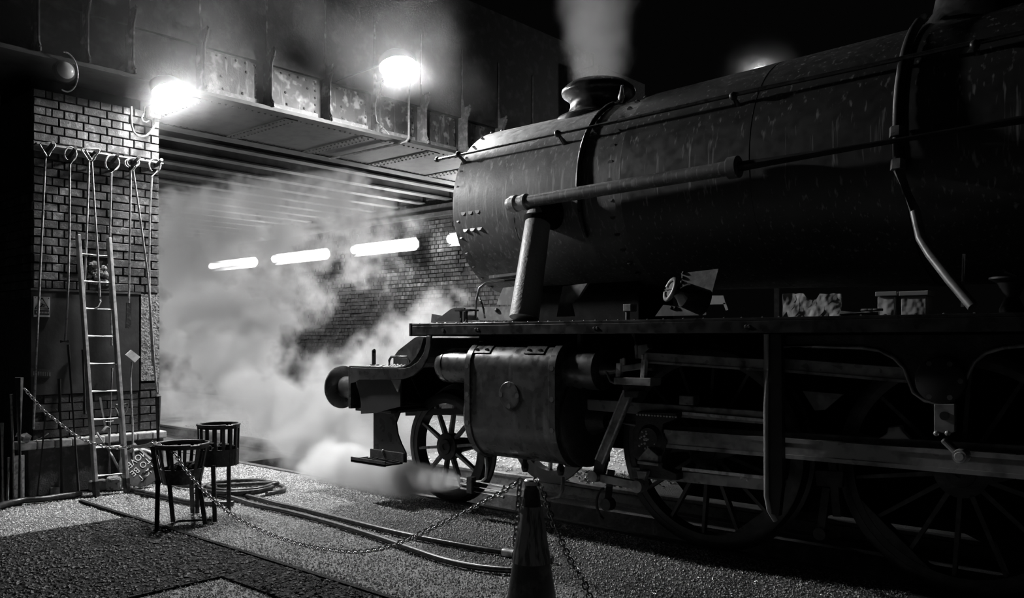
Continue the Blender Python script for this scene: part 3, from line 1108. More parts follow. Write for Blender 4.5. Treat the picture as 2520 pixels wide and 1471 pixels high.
# wheels
def wheel(name, cx, cz, r, yf, ns, off, rim, hub, far=False, weight=None, crank=None):
    """yf: outer face; the flange lies on the inner side"""
    s = -1 if far else 1
    w = MB()
    P = lambda d: yf + s * d
    w.lathe([(P(.135), r + .028), (P(.11), r + .03), (P(.10), r + .005), (P(.0) + s * .004, r - .004), (P(0), r - .01), (P(0), r - rim * .55), (P(.004), r - rim * .55), (P(.008), r - rim), (P(.125), r - rim), (P(.135), r + .028)], (cx, 0, cz), 'Y', 56)
    wo = w.build(name, M['tyre'], lo)
    h = MB()
    h.lathe([(P(-.005), .0), (P(-.005), .028), (P(-.012), .03), (P(-.012), hub * .55), (P(-.0), hub * .58), (P(.006), hub), (P(.1), hub)], (cx, 0, cz), 'Y', 32)
    h.build('hub', M['black'], wo)
    k = MB()
    L = r - rim - hub + .03
    k.bar((0, 0, 0), (0, 0, L), .05, .028, up=(1, 0, 0), w1=.04, h1=.022)
    ks = k.mesh('spoke', smooth=False)
    ks.materials.append(M['rod' if r < .6 else 'tyre'])
    for i in range(ns):
        a = off + 2 * math.pi * i / ns
        piece('spoke', ks, wo, (cx + math.sin(a) * (hub - .015), P(.05), cz + math.cos(a) * (hub - .015)), (0, a, 0))
    if weight:
        a0, a1 = weight
        g = MB()
        rr = r - rim + .01
        arc = [(cx + math.cos(R(a)) * rr, cz + math.sin(R(a)) * rr) for a in range(a0, a1 + 1, 8)]
        g.prism(arc, 'Y', P(.012), P(.09))
        g.build('balance_weight', M['black'], wo, smooth=False)
    if crank:
        g = MB()
        qx, qz = cx + math.cos(R(crank)) * .33, cz + math.sin(R(crank)) * .33
        g.lathe([(P(-.02), .10), (P(.09), .10)], (qx, 0, qz), 'Y', 24)
        g.bar((cx, P(.04), cz), (qx, P(.04), qz), .09, .2, up=(0, 0, 1))
        g.build('crank_boss', M['black'], wo)
    return wo


wheel('pony_wheel', -5.61, .5, .5, YW, 10, R(11), .10, .125)
wheel('pony_wheel', -5.61, .5, .5, 2 * YC - YW, 10, R(5), .10, .125, far=True)
for x, wt, cr in ((-2.93, (-75, -20), 20), (-1.28, (200, 260), 20), (.42, (200, 260), 20)):
    wheel('driving_wheel', x, .715, .715, YW, 14, R(4), .095, .15, weight=wt, crank=cr)
    wheel('driving_wheel', x, .715, .715, 2 * YC - YW, 14, R(10), .095, .15, far=True, weight=wt)
for x, z in ((-5.61, .5), (-2.93, .715), (-1.28, .715), (.42, .715)):
    b = MB()
    b.tube([(x, YW + .1, z), (x, 2 * YC - YW - .1, z)], .08, 16)
    b.build('axle', M['frame'], lo)

# cylinder and valve chest
cx0, cx1 = -4.79, -3.87
CYO = -.085                                      # the cylinder stands a little proud of the running plate
outl = lambda e: [(5.55, 1.47 + e), (5.16 + CYO, 1.47 + e)] + [(5.14 + CYO - math.sin(R(a)) * (.20 + e), 1.27 + math.cos(R(a)) * (.20 + e)) for a in range(8, 91, 9)] + [(5.22 + CYO - math.cos(R(a)) * (.28 + e), .86 - math.sin(R(a)) * (.33 + e)) for a in range(0, 91, 9)] + [(5.55, .53 - e)]
b = MB()
b.prism(outl(0), 'X', cx0, cx1)
cl = b.build('cylinder', M['clad'], lo, bevel=.006)
for x0, x1 in ((cx0 - .012, cx0 + .05), (cx1 - .055, cx1 + .012)):
    b = MB()
    o2 = outl(.014)
    b.prism(o2, 'X', x0, x1)
    b.build('cladding_band', M['clad'], cl, bevel=.003)
    for z in (1.28, 1.05, .82): piece('rivet', rivet, cl, ((x0 + x1) / 2, 4.925 + CYO, z), face_rot((0, -1, 0)), (.85, .85, .85))
b = MB()
q = at(1253, 972, Y=4.94 + CYO)
b.lathe([(-.006, .0), (-.006, .100), (-.001, .106), (.002, .106)], (q.x, 4.94 + CYO, q.z), 'Y', 36)
b.build('inspection_cover', M['clad'], cl)
for a in range(4):
    piece('rivet', rivet, cl, (q.x + math.cos(a * math.pi / 2) * .085, 4.933 + CYO, q.z + math.sin(a * math.pi / 2) * .085), face_rot((0, -1, 0)), (.85, .85, .85))
for px in (1185, 1315):
    q = at(px, 855, Y=4.98 + CYO)
    b = MB()
    arc = [(5.14 + CYO - math.sin(R(a)) * .209, 1.27 + math.cos(R(a)) * .209) for a in range(0, 62, 8)]
    ar2 = [(5.14 + CYO - math.sin(R(a)) * .195, 1.27 + math.cos(R(a)) * .195) for a in range(56, -1, -8)]
    b.prism(arc + ar2, 'X', q.x - .10, q.x + .10)
    b.build('lifting_patch', M['clad'], cl, bevel=.003)
    for dx in (-.055, .055): piece('rivet', rivet, cl, (q.x + dx, 5.14 + CYO - .157, 1.27 + .138), face_rot((0, -.75, .66)), (.8, .8, .8))
b = MB()
b.lathe([(cx0 - .11, .16), (cx0 - .1, .33), (cx0 - .07, .36), (cx0 - .01, .37), (cx0 + .02, .37)], (0, 5.25, .88), 'X', 40)
b.build('front_cover', M['clad'], cl)
b = MB()
b.lathe([(cx1 - .02, .37), (cx1 + .04, .37), (cx1 + .06, .34), (cx1 + .07, .12), (cx1 + .2, .07)], (0, 5.25, .88), 'X', 40)
b.build('rear_cover', M['grime'], cl)
vy, vz = 5.06, 1.275
b = MB()
b.lathe([(-5.25, .07), (-5.245, .135), (-5.22, .15), (-5.16, .152), (-5.155, .147), (-4.85, .147)], (0, vy, vz), 'X', 36)
vc = b.build('valve_chest', M['clad'], lo)
b = MB()
b.lathe([(-3.94, .15), (-3.70, .15), (-3.695, .156), (-3.58, .156), (-3.575, .06), (-3.45, .03)], (0, vy, vz), 'X', 36)
b.build('valve_chest_rear', M['clad'], vc)
b = MB()
b.tube([(-3.6, vy, vz), (-3.15, vy, vz + .02)], .022, 10)
b.build('valve_spindle', M['rod'], vc)
# drain cocks and pipes
b = MB()
for dz in (0, -.045, -.085):
    b.tube([at(1240, 1197, Y=5.03) + Vector((0, 0, dz)), at(1135, 1180, Y=5.06) + Vector((0, 0, dz + .012))], .013, 8)
dc = b.build('drain_pipes', M['rodl'], lo)
b = MB()
q = at(1160, 1188, Y=5.04)
b.box(q.x - .03, q.x + .03, 5.01, 5.07, q.z - .085, q.z + .05)
b.build('pipe_clamp', M['black'], dc, smooth=False, bevel=.004)
b = MB()
b.tube([at(1160, 1182, Y=5.05), at(1185, 1184, Y=5.05), at(1196, 1175, Y=5.05), at(1198, 1150, Y=5.06), at(1196, 1125, Y=5.08)], .012, 8)
b.build('drain_pipe_bend', M['rod'], dc)
b = MB()
b.tube([at(1325, 1216, Y=5.03), at(1355, 1224, Y=5.03), at(1375, 1222, Y=5.04), at(1384, 1205, Y=5.05), at(1386, 1175, Y=5.1)], .014, 8)
b.build('drain_pipe_bend', M['rod'], dc)
for px, py in ((1292, 1142), (1200, 1130), (1380, 1150)):
    q = at(px, py, Y=5.12)
    b = MB()
    b.lathe([(-.06, .02), (-.03, .03), (.0, .03), (.02, .018), (.09, .02)], q, 'Z', 10)
    b.tube([q, q + Vector((.04, -.04, -.03))], .01, 6)
    b.build('drain_cock', M['grime'], dc)

# motion
def bar2(name, pa, pb, Y, h, th, m, par=None, flute=True):
    A, B = at(*pa, Y=Y), at(*pb, Y=Y)
    b = MB()
    b.bar(A, B, th, h, up=(0, 0, 1))
    o = b.build(name, m, par or lo, smooth=False, bevel=.004)
    if flute:
        d = (B - A).normalized()
        n = Vector((-d.z, 0, d.x))
        for sgn, nm in ((1, 'upper_edge'), (-1, 'lower_edge')):
            e = MB()
            off = n * (h / 2 - h * .10) * sgn + Vector((0, -th / 2 - .003, 0))
            e.bar(A + off, B + off, .012, h * .2, up=(0, 0, 1))
            e.build(nm, M['rod'], o, smooth=False)
    return o


sbu = bar2('slide_bar', (1395, 990), (1905, 1028), 5.2, .085, .07, M['rod'], flute=False)
bar2('slide_bar', (1560, 1160), (1905, 1192), 5.2, .075, .07, M['rod'], flute=False)
b = MB()
b.bar(at(1680, 1016, Y=5.15), at(1905, 1036, Y=5.15), .02, .02)
b.build('slide_bar_liner', M['rodl'], lo, smooth=False)
b = MB()
b.bar(at(1680, 1153, Y=5.15), at(1905, 1177, Y=5.15), .02, .022)
b.build('slide_bar_liner', M['rodl'], lo, smooth=False)
b = MB()
q = at(1695, 985, Y=5.18)
b.box(q.x - .055, q.x + .055, 5.14, 5.24, q.z - .03, q.z + .035)
b.build('slide_bar_oil_cup', M['rod'], lo, smooth=False, bevel=.006)
b = MB()
b.tube([(-3.95, 5.28, .88), (-3.25, 5.28, .86)], .035, 14)
b.build('piston_rod', M['rodl'], lo)
# crosshead
b = MB()
b.pxplate([(1562, 1020), (1572, 1012), (1665, 1016), (1660, 1032), (1632, 1042), (1628, 1062), (1640, 1085), (1636, 1110), (1625, 1128), (1630, 1150), (1665, 1165), (1665, 1182), (1575, 1172), (1572, 1135), (1556, 1120), (1556, 1060), (1564, 1045)], 5.08, .10)
ch = b.build('crosshead', M['grime'], lo, smooth=False, bevel=.006)
b = MB()
q = at(1600, 1078, Y=5.08)
b.lathe([(-.03, .05), (-.03, .075), (-.015, .085), (0, .10)], (q.x, 5.08, q.z), 'Y', 24)
b.build('gudgeon_pin', M['grime'], ch)
b = MB()
for i in range(18):
    a = random.random() * 6.28
    rr = random.uniform(.0, .09)
    b.dome((q.x + math.cos(a) * rr - .01, 5.05, q.z + math.sin(a) * rr), (0, -1, 0), random.uniform(.006, .012), 6)
for i in range(14):
    u = i / 13
    b.dome(at(1568 + 95 * u, 1019 + 6 * u, Y=5.078), (0, -1, 0), .010, 6)
b.build('grease_beads', M['rodl'], ch, kind='stuff')
b = MB()
b.pxplate([(1570, 1128), (1594, 1100), (1620, 1122), (1618, 1146), (1572, 1140)], 5.02, .05)
b.pxplate([(1568, 1133), (1620, 1140), (1620, 1147), (1568, 1141)], 4.99, .06)
b.build('drop_arm_bracket', M['rod'], ch, smooth=False, bevel=.004)
b = MB()
b.pxplate([(1566, 1158), (1592, 1160), (1586, 1180), (1588, 1190), (1568, 1190), (1570, 1178)], 5.03, .05)
b.build('drop_link', M['rod'], ch, smooth=False, bevel=.004)
b = MB()
q = at(1571, 1196, Y=5.0)
b.lathe([(-.03, .03), (-.028, .045), (-.01, .048), (.06, .048)], (q.x, 5.0, q.z), 'Y', 18)
b.build('drop_link_pin', M['rod'], ch)
bar2('union_link', (1480, 1175), (1570, 1194), 5.03, .06, .04, M['rod'], flute=False)
b = MB()
q = at(1461, 1172, Y=5.0)
b.lathe([(-.02, .025), (-.018, .042), (.06, .045)], (q.x, 5.0, q.z), 'Y', 18)
b.build('union_link_pin', M['rod'], lo)
# combination lever: fluted bar
p0, p1 = at(1548, 965, Y=5.02), at(1478, 1135, Y=5.02)
b = MB()
b.bar(p0, p1, .035, .075, up=(1, 0, 0))
cbl = b.build('combination_lever', M['rod'], lo, smooth=False, bevel=.003)
d = (p1 - p0).normalized()
n = Vector((d.z, 0, -d.x))
for sgn in (-1, 1):
    e = MB()
    off = n * .032 * sgn + Vector((0, -.022, 0))
    e.bar(p0 + off, p1 + off, .012, .012, up=(1, 0, 0))
    e.build('lever_edge', M['rodl'], cbl, smooth=False)
b = MB()
b.pxplate([(1465, 1128), (1492, 1132), (1484, 1165), (1472, 1180), (1456, 1180)], 5.03, .04)
b.build('lever_fork', M['grime'], cbl, smooth=False)
# valve crosshead guide with its posts
b = MB()
b.pxplate([(1510, 928), (1602, 930), (1600, 950), (1510, 945)], 4.97, .14)
vg = b.build('valve_guide', M['rod'], lo, smooth=False, bevel=.004)
for nm, pts in (('guide_post', [(1516, 893), (1528, 893), (1526, 930), (1514, 930)]), ('guide_post', [(1578, 885), (1588, 885), (1585, 935), (1574, 935)])):
    b = MB()
    b.pxplate(pts, 4.985, .04)
    b.build(nm, M['rodl'], vg, smooth=False, bevel=.003)
b = MB()
b.pxplate([(1527, 900), (1577, 893), (1577, 908), (1527, 915)], 5.0, .05)
b.build('guide_bar', M['rod'], vg, smooth=False, bevel=.003)
for px, py in ((1529, 890), (1535, 888), (1583, 880), (1590, 879)):
    b = MB()
    q = at(px, py, Y=5.0)
    b.lathe([(-.03, .012), (.02, .012), (.025, .006)], q, 'Z', 8)
    b.build('guide_nut', M['rodl'], vg)
b = MB()
b.pxplate([(1536, 962), (1572, 962), (1568, 978), (1536, 978)], 4.99, .06)
b.pxplate([(1530, 945), (1580, 950), (1575, 962), (1535, 962)], 5.04, .06)
b.build('lever_head', M['grime'], vg, smooth=False, bevel=.004)
b = MB()
b.pxplate([(1560, 850), (1592, 846), (1596, 858), (1588, 866), (1588, 885), (1562, 880)], 5.05, .06)
b.build('radius_rod_head', M['rod'], lo, smooth=False, bevel=.006)
b = MB()
b.tube([at(1558, 822, Y=5.0), at(1566, 850, Y=5.0), at(1567, 882, Y=5.0)], .01, 6)
b.build('oil_pipe', M['rod'], vg)
b = MB()
b.tube([at(1455, 888, Y=5.06), at(1475, 893, Y=5.04), at(1492, 915, Y=5.02), at(1502, 938, Y=5.0), at(1515, 944, Y=4.99)], .008, 6)
b.build('oil_pipe', M['rod'], vg)
b = MB()
b.pxplate([(1420, 822), (1429, 822), (1428, 858), (1420, 858)], 5.1, .03)
b.build('hanger_bar', M['rod'], lo, smooth=False)
rr_ = bar2('radius_rod', (1590, 880), (1905, 900), 5.07, .075, .04, M['rod'])
bar2('radius_rod_rear', (1925, 898), (2245, 924), 5.10, .085, .04, M['rod'])
# connecting rod and coupling rod
bar2('connecting_rod', (1640, 1078), (3300, 1211), 5.12, .125, .05, M['rod'])
bar2('coupling_rod', (1650, 1064), (3300, 1164), 5.24, .10, .05, M['rod'], flute=False)
b = MB()
b.pxplate([(2185, 1050), (2215, 1047), (2220, 1062), (2240, 1082), (2160, 1080), (2182, 1066)], 5.13, .06)
b.build('rod_oil_cup', M['rod'], lo, bevel=.008)
# motion bracket with round trunnion cover
q = at(2312, 936, Y=5.0)
edge = [(1922, 852), (2000, 852), (2120, 855), (2165, 862), (2200, 880), (2225, 905), (2236, 935), (2248, 965), (2275, 985), (2310, 992), (2345, 985), (2368, 960), (2380, 925), (2398, 890), (2425, 868), (2470, 855), (2540, 848)]
b = MB()
pl = edge + [(2540, 822), (1922, 826)]
b.pxplate(pl, 5.05, .03)
mbk = b.build('motion_bracket', M['grime'], lo, smooth=False)
b = MB()
b.tube([at(x, y, Y=5.045) for x, y in edge], .012, 8)
b.build('bracket_bead', M['rod'], mbk)
b = MB()
b.lathe([(-.035, .0), (-.035, .118), (-.028, .128), (.02, .13)], (q.x, 5.03, q.z), 'Y', 40)
b.build('trunnion_cover', M['frame'], mbk)
for i in range(6):
    a = R(60 * i)
    piece('rivet', rivet, mbk, (q.x + math.cos(a) * .105, 4.995, q.z + math.sin(a) * .105), face_rot((0, -1, 0)), (.62, .62, .62))
b = MB()
b.pxplate([(2298, 994), (2350, 994), (2350, 1062), (2335, 1068), (2298, 1062)], 4.99, .035)
dl = b.build('link_hanger', M['rod'], lo, smooth=False, bevel=.005)
b = MB()
q = at(2324, 1023, Y=4.988)
b.lathe([(-.004, .024), (.002, .024)], q, 'Y', 18)
b.build('hanger_hole', M['ink'], dl)
b = MB()
for px in (2304, 2332): b.dome(at(px, 1066, Y=4.985), (0, -1, 0), .016, 8)
b.build('hanger_nuts', M['rodl'], dl)
b = MB()
b.bar(at(2322, 1080, Y=4.98), at(2362, 1120, Y=4.98), .03, .07, up=(0, 1, 0))
b.build('return_crank', M['rod'], lo, smooth=False, bevel=.01)
b = MB()
q = at(2364, 1122, Y=4.95)
b.lathe([(-.035, .0), (-.035, .022), (-.03, .025), (-.03, .035), (.0, .04), (.05, .04)], q, 'Y', 20)
b.build('crank_pin', M['rodl'], lo)
b = MB()
b.pxplate([(1975, 962), (2075, 970), (2030, 1008), (2005, 1010)], 5.3, .02)
b.build('spring_hanger_plate', M['plain_grey'], lo, smooth=False)
# upright pipe column beside the first driving wheel
b = MB()
b.tube([at(1886, 822, Y=4.99), at(1885, 1000, Y=4.99), at(1886, 1220, Y=4.99), at(1893, 1255, Y=5.0), at(1908, 1280, Y=5.05)], .016, 10)
up = b.build('sand_pipe', M['pipe'], lo)
b = MB()
b.pxplate([(1890, 822), (1922, 822), (1925, 1190), (1916, 1270), (1893, 1262)], 5.0, .05)
b.build('pipe_column', M['frame'], up, smooth=False)
b = MB()
for (px, py, px2, py2) in ((2050, 1155, 2062, 1230), ):
    b.bar(at(px, py - 20, Y=5.3), at(px2, py2 + 40, Y=5.3), .04, .05, up=(1, 0, 0))
b.pxplate([(2005, 1158), (2075, 1160), (2072, 1200), (2010, 1195)], 5.27, .04)
q = at(2020, 1312, Y=5.28)
b.bar(at(2035, 1200, Y=5.3), q, .03, .05, up=(1, 0, 0))
b.lathe([(-.03, .04), (.03, .04)], q, 'Y', 16)
b.build('brake_hanger', M['grime'], lo, smooth=False)
b = MB()
q = at(1495, 1240, Y=5.15)
b.lathe([(-.03, .02), (-.03, .045), (.0, .05), (.04, .05)], q, 'Y', 20)
b.tube([q + Vector((-.10 * math.cos(t) * 1.0 - .0, 0, .12 * math.sin(t))) for t in [R(a) for a in range(-70, 71, 14)]], .01, 6)
b.tube([q, q + Vector((0, .05, .25))], .03, 8)
b.build('sanding_valve', M['grime'], lo)
b = MB()
for x0, y0, x1, y1, w in ((1410, 1000, 1450, 1012, .05), (1405, 1085, 1440, 1110, .09), (1440, 990, 1500, 1000, .06)):
    A = at(x0, y0, Y=5.35)
    b.bar(A, at(x1, y1, Y=5.35), .06, w)
b.build('motion_details', M['rod'], lo, smooth=False, bevel=.006)

# ------------------------------------------------------------------ things on the running plate
b = MB()
y0 = 5.16
top = [(1924, 722), (1945, 718), (1968, 719), (1984, 721), (1986, 735), (2008, 735), (2012, 722), (2030, 720), (2062, 716), (2066, 745), (2070, 764), (1933, 766)]
n = len(top)
fr, bk = [], []
rn = random.Random(3)
pts = [at(px, py, Y=y0) for px, py in top]
zmin = 1.634
g = []
for i in range(15):
    for j in range(5):
        u, w = i / 14, j / 4
        px = 1924 + 142 * u
        ytop = 722 if not .42 < u < .6 else 736
        q = at(px, ytop, Y=y0)
        z = zmin + (q.z - zmin) * w
        g.append((q.x + w * .0, y0 + .008 * math.sin(i * 1.25 + j * 1.3) + rn.uniform(-.004, .004) + .02 * w, z + rn.uniform(-.004, .004) * (1 if j else 0)))
f = [(i * 5 + j, (i + 1) * 5 + j, (i + 1) * 5 + j + 1, i * 5 + j + 1) for i in range(14) for j in range(4)]
g2 = [(x, y + .02, z) for x, y, z in g]
b.add(g + g2, f + [tuple(k + 75 for k in reversed(q)) for q in f] + [(i * 5 + 4, (i + 1) * 5 + 4, 75 + (i + 1) * 5 + 4, 75 + i * 5 + 4) for i in range(14)] + [(i * 5, 75 + i * 5, 75 + (i + 1) * 5, (i + 1) * 5) for i in range(14)] + [(j, j + 1, 76 + j, 75 + j) for j in range(4)] + [(70 + j, 145 + j, 146 + j, 71 + j) for j in range(4)])
b.solo('plastic_sheet', M['white_sheet'], 'crumpled plastic sheet whitened to look lit on the running plate', 'sheet')
for (x0, x1, yt, yb, lab, lid) in ((2155, 2208, 718, 762, 'pale crumpled carton on the running plate, nearer the plastic sheet', 1), (2213, 2286, 717, 760, 'pale flat-topped carton on the running plate beside the slanting feed pipe', 1)):
    q0, q1 = at(x0, yb, Y=5.2), at(x1, yb, Y=5.2)
    zt = at(x0, yt, Y=5.2).z
    t = thing('carton', lab, 'box', ((q0.x + q1.x) / 2, 5.25, 1.632))
    b = MB()
    b.box(q0.x + .01, q1.x - .015, 5.20, 5.32, 1.632, zt - .03)
    b.build('body', M['white_sheet'], t, smooth=False, bevel=.004)
    b = MB()
    b.box(q0.x, q1.x, 5.19, 5.33, zt - .028, zt)
    b.build('lid', M['boxw'], t, smooth=False, bevel=.004)
b = MB()
q = at(2068, 760, Y=5.12)
b.tube([(q.x + .0, 5.12, 1.65), (q.x + .22, 5.14, 1.655)], .02, 8)
b.solo('spanner_bar', M['rod'], 'short steel bar lying on the running plate by the plastic sheet', 'bar')
b = MB()
q = at(2128, 762, Y=5.08)
b.tube([Vector((q.x, 5.08, 1.668)) + Vector((math.cos(t) * .03 + .004 * t, math.sin(t) * .03, 0)) for t in [i * .6 for i in range(32)]], .008, 6)
b.solo('wire_coil', M['rod'], 'small coil of wire on the running plate between sheet and cartons', 'wire')

# ------------------------------------------------------------------ hook rack and fire irons on the pillar
rk = thing('hook_rack', 'horizontal rail with six iron pegs fixed across the brick pillar', 'rack', (-8.69, 3.57, 3.16))
b = MB()
b.prism([(-8.712, 3.30), (-8.700, 3.30), (-8.700, 3.345), (-8.625, 3.348), (-8.625, 3.362), (-8.712, 3.362)], 'Y', PYL, PYR)
b.build('angle_rail', M['palewood'], rk, smooth=False, bevel=.002)
PEGX = -8.70
pegs = [((112, 374), (131, 351)), ((170, 386), (186, 364)), ((222, 385), (237, 371)), ((275, 399), (290, 381)), ((325, 402), (342, 387)), ((382, 408), (398, 393))]
for (a, c) in pegs:
    A = at(*a, X=PEGX)
    B = at(*c, X=-8.44)
    b = MB()
    b.tube([A, B], .017, 10)
    b.build('peg', M['dkiron'], rk)
    b = MB()
    b.lathe([(0, .017), (.004, .016)], B, frame_of(B - A), 10)
    b.build('peg_tip', M['rodl'], rk)


def loop_pts(c, w, h, X, kind):
    out = []
    if kind == 'ring':
        for a in range(-60, 241, 20):
            q = at(c[0] + math.cos(R(a)) * w, c[1] - math.sin(R(a)) * h, X=X)
            out.append(q)
    else:
        for dx, dy in ((.15, .9), (.9, -.45), (1, -.7), (.85, -.9), (-.85, -.9), (-1, -.7), (-.9, -.45), (-.15, .9)):
            out.append(at(c[0] + dx * w, c[1] + dy * h, X=X))
    return out


def fire_iron(label, c, w, h, kind, shaft, X=-8.56, r=.0105, end=None, Xb=None):
    n = len(shaft)
    Xb = X if Xb is None else Xb
    sp = [at(x, y, X=X + (Xb - X) * (i + 1) / n) for i, (x, y) in enumerate(shaft)]
    lp = loop_pts(c, w, h, X, kind)
    if kind == 'ring':
        lp = list(reversed(lp))
    base = sp[-1]
    root = thing('fire_iron', label, 'fire iron', base, 'fire irons hung on the pillar')
    b = MB()
    b.tube(lp, r * .9, 8)
    b.build('loop', M['iron'], root)
    b = MB()
    st = lp[-1] if kind == 'ring' else (lp[0] + lp[-1]) / 2
    b.tube([st] + sp, r, 8)
    b.build('shaft', M['iron'], root)
    if end:
        b = MB()
        if end == 'hook':
            b.tube([sp[-1], sp[-1] + Vector((.02, .0, -.05)), sp[-1] + Vector((.04, -.03, -.10)), sp[-1] + Vector((.05, -.07, -.12))], r, 8, r1=r * .5)
        elif end == 'blade':
            b.bar(sp[-1], sp[-1] + Vector((0, -.005, -.26)), .05, .012, up=(1, 0, 0))
        else:
            b.tube([sp[-1] + Vector((0, .03, 0)), sp[-1] + Vector((0, -.04, .0))], r * 1.3, 8)
        b.build('tip', M['dkiron'], root)
    return root


fire_iron('long fire iron with a triangular loop on the peg farthest from the lamp', (117, 368), 19, 17, 'tri', [(112, 385), (104, 560), (97, 710), (90, 860), (82, 1055)], Xb=-8.62)
fire_iron('fire iron with a round ring on the second peg, footed tip', (173, 379), 15, 17, 'ring', [(172, 405), (171, 560), (168, 700), (164, 790), (160, 840)], end='foot')
fire_iron('straight fire iron with a triangular loop, rear one on the third peg', (220, 380), 19, 16, 'tri', [(219, 400), (214, 560), (210, 660), (206, 760)], X=-8.60)
fire_iron('hooked fire iron with a triangular loop in front on the third peg', (228, 380), 17, 15, 'tri', [(226, 400), (234, 530), (240, 620), (244, 700), (246, 730)], X=-8.55, end='hook')
fire_iron('fire iron with the largest round ring hanging behind the ladder', (276, 401), 17, 19, 'ring', [(274, 425), (271, 560), (271, 700), (275, 850)], X=-8.60)
fire_iron('fire iron with a flat blade tip hanging straight from the fifth peg', (323, 402), 16, 11, 'ring', [(322, 420), (320, 560), (318, 690), (317, 745)], X=-8.60, end='blade')
fire_iron('long fire iron slanting from the fifth peg across to the corner', (327, 400), 15, 11, 'ring', [(328, 420), (344, 530), (363, 670), (372, 780), (380, 900), (386, 965)], X=-8.55)
fire_iron('fire iron with a round ring on the peg at the lamp-side corner', (381, 407), 14, 16, 'ring', [(374, 434), (369, 520), (367, 650), (370, 780), (376, 900)], X=-8.56)

# ------------------------------------------------------------------ ladder
LB, LT = at(237, 1220, Z=0), at(192, 578, X=-8.62)
RB, RT = at(313, 1211, Z=0), at(268, 586, X=-8.62)
ld = thing('ladder', 'weathered aluminium ladder leaning against the brick pillar', 'ladder', (LB + RB) / 2)
for nm, a, c in (('stile', LB, LT), ('stile', RB, RT)):
    b = MB()
    b.bar(a, c, .032, .068, up=(1, 0, 0))
    b.build(nm, M['alu'], ld, smooth=False, bevel=.005)
    b = MB()
    b.bar(a - (c - a) * .002, a + (c - a) * .055, .04, .078, up=(1, 0, 0))
    b.build('foot', M['rubber'], ld, smooth=False, bevel=.004)
for i in range(9):
    t = .074 + i * .1065
    b = MB()
    b.tube([LB.lerp(LT, t), RB.lerp(RT, t)], .0155, 10)
    b.build('rung', M['alu'], ld)


# ------------------------------------------------------------------ braziers
def brazier(name, label, c, r0, r1, zb, zt, nbar, legs, flare, ztray):
    root = thing(name, label, 'brazier', (c[0], c[1], 0))
    cx, cyy = c[0], c[1]
    ring = lambda r, z: [Vector((cx + math.cos(2 * math.pi * i / 36) * r, cyy + math.sin(2 * math.pi * i / 36) * r, z)) for i in range(36)]
    b = MB()
    b.tube(ring(r1, zt), .012, 8, closed=True)
    b.build('rim', M['dkiron'], root)
    b = MB()
    b.lathe([(zt - .03, r1 + .002), (zt + .006, r1 + .004), (zt + .006, r1 - .004), (zt - .03, r1 - .004), (zt - .03, r1 + .002)], (cx, cyy, 0), 'Z', 36)
    b.build('top_hoop', M['dkiron'], root)
    b = MB()
    b.lathe([(zb, 0), (zb, r0), (ztray, r0 + (r1 - r0) * (ztray - zb) / (zt - zb) + .004), (ztray, r0 + (r1 - r0) * (ztray - zb) / (zt - zb) - .008), (zb + .02, r0 - .01), (zb + .02, 0)], (cx, cyy, 0), 'Z', 36)
    b.build('fire_pan', M['dkiron'], root)
    for i in range(nbar):
        a = 2 * math.pi * (i + .3) / nbar
        dv = Vector((math.cos(a), math.sin(a), 0))
        b = MB()
        b.bar(Vector((cx, cyy, zb)) + dv * r0, Vector((cx, cyy, zt)) + dv * r1, .026, .008, up=dv)
        b.build('bar', M['dkiron'], root, smooth=False)
    for p, q_, k in legs:
        b = MB()
        b.bar(p, q_, .034, .014, up=k)
        b.bar(q_, (q_[0] + (q_[0] - cx) * .0, q_[1], q_[2]), .03, .01) if False else None
        b.build('leg', M['dkiron'], root, smooth=False, bevel=.002)
    b = MB()
    rn = random.Random(name + label)
    for i in range(26):
        a, rr = rn.random() * 6.28, rn.random() ** .5 * r0 * .9
        b.ball((cx + math.cos(a) * rr, cyy + math.sin(a) * rr, ztray - .03 + rn.random() * .05), .02 + rn.random() * .025, 6, 4)
    b.build('coals', M['soil'], root, kind='stuff')
    return root


c1 = at(449, 1290, Z=0)
c1 = Vector((-6.54, 3.33, 0))
up = Vector((1, -1, 0))
brazier('brazier', 'flared fire basket brazier standing nearest on splayed legs', c1, .145, .208, .33, .645, 12,
        [(at(386, 1308, Z=0), Vector((c1.x - .0, c1.y - .20, .37)), up), (Vector((c1.x, c1.y - .20, .37)), Vector((c1.x - .02, c1.y - .235, .645)), up),
         (at(426, 1284, Z=0), Vector((c1.x - .11, c1.y - .06, .40)), up), (at(474, 1262, Z=0), Vector((c1.x - .08, c1.y + .12, .40)), up),
         (at(505, 1290, Z=0), Vector((c1.x + .07, c1.y + .10, .40)), up)], True, .45)
b = MB()
b.tube([at(386, 1300, Z=.02), at(440, 1282, Z=.03), at(520, 1278, Z=.02)], .009, 6)
b.solo('iron_rod', M['dkiron'], 'thin iron rod on the ground between the brazier legs', 'rod')
c2 = Vector((-6.66, 3.72, 0))
brazier('brazier', 'straight-sided fire basket brazier standing behind on tall legs', c2, .162, .17, .42, .765, 16,
        [(at(529, 1284, Z=0), Vector((at(529, 1284, Z=0).x - .03, at(529, 1284, Z=0).y, .46)), up), (at(563, 1256, Z=0), Vector((at(563, 1256, Z=0).x, at(563, 1256, Z=0).y, .46)), up),
         (Vector((-6.80, 3.60, 0)), Vector((-6.80, 3.60, .46)), up)], False, .56)

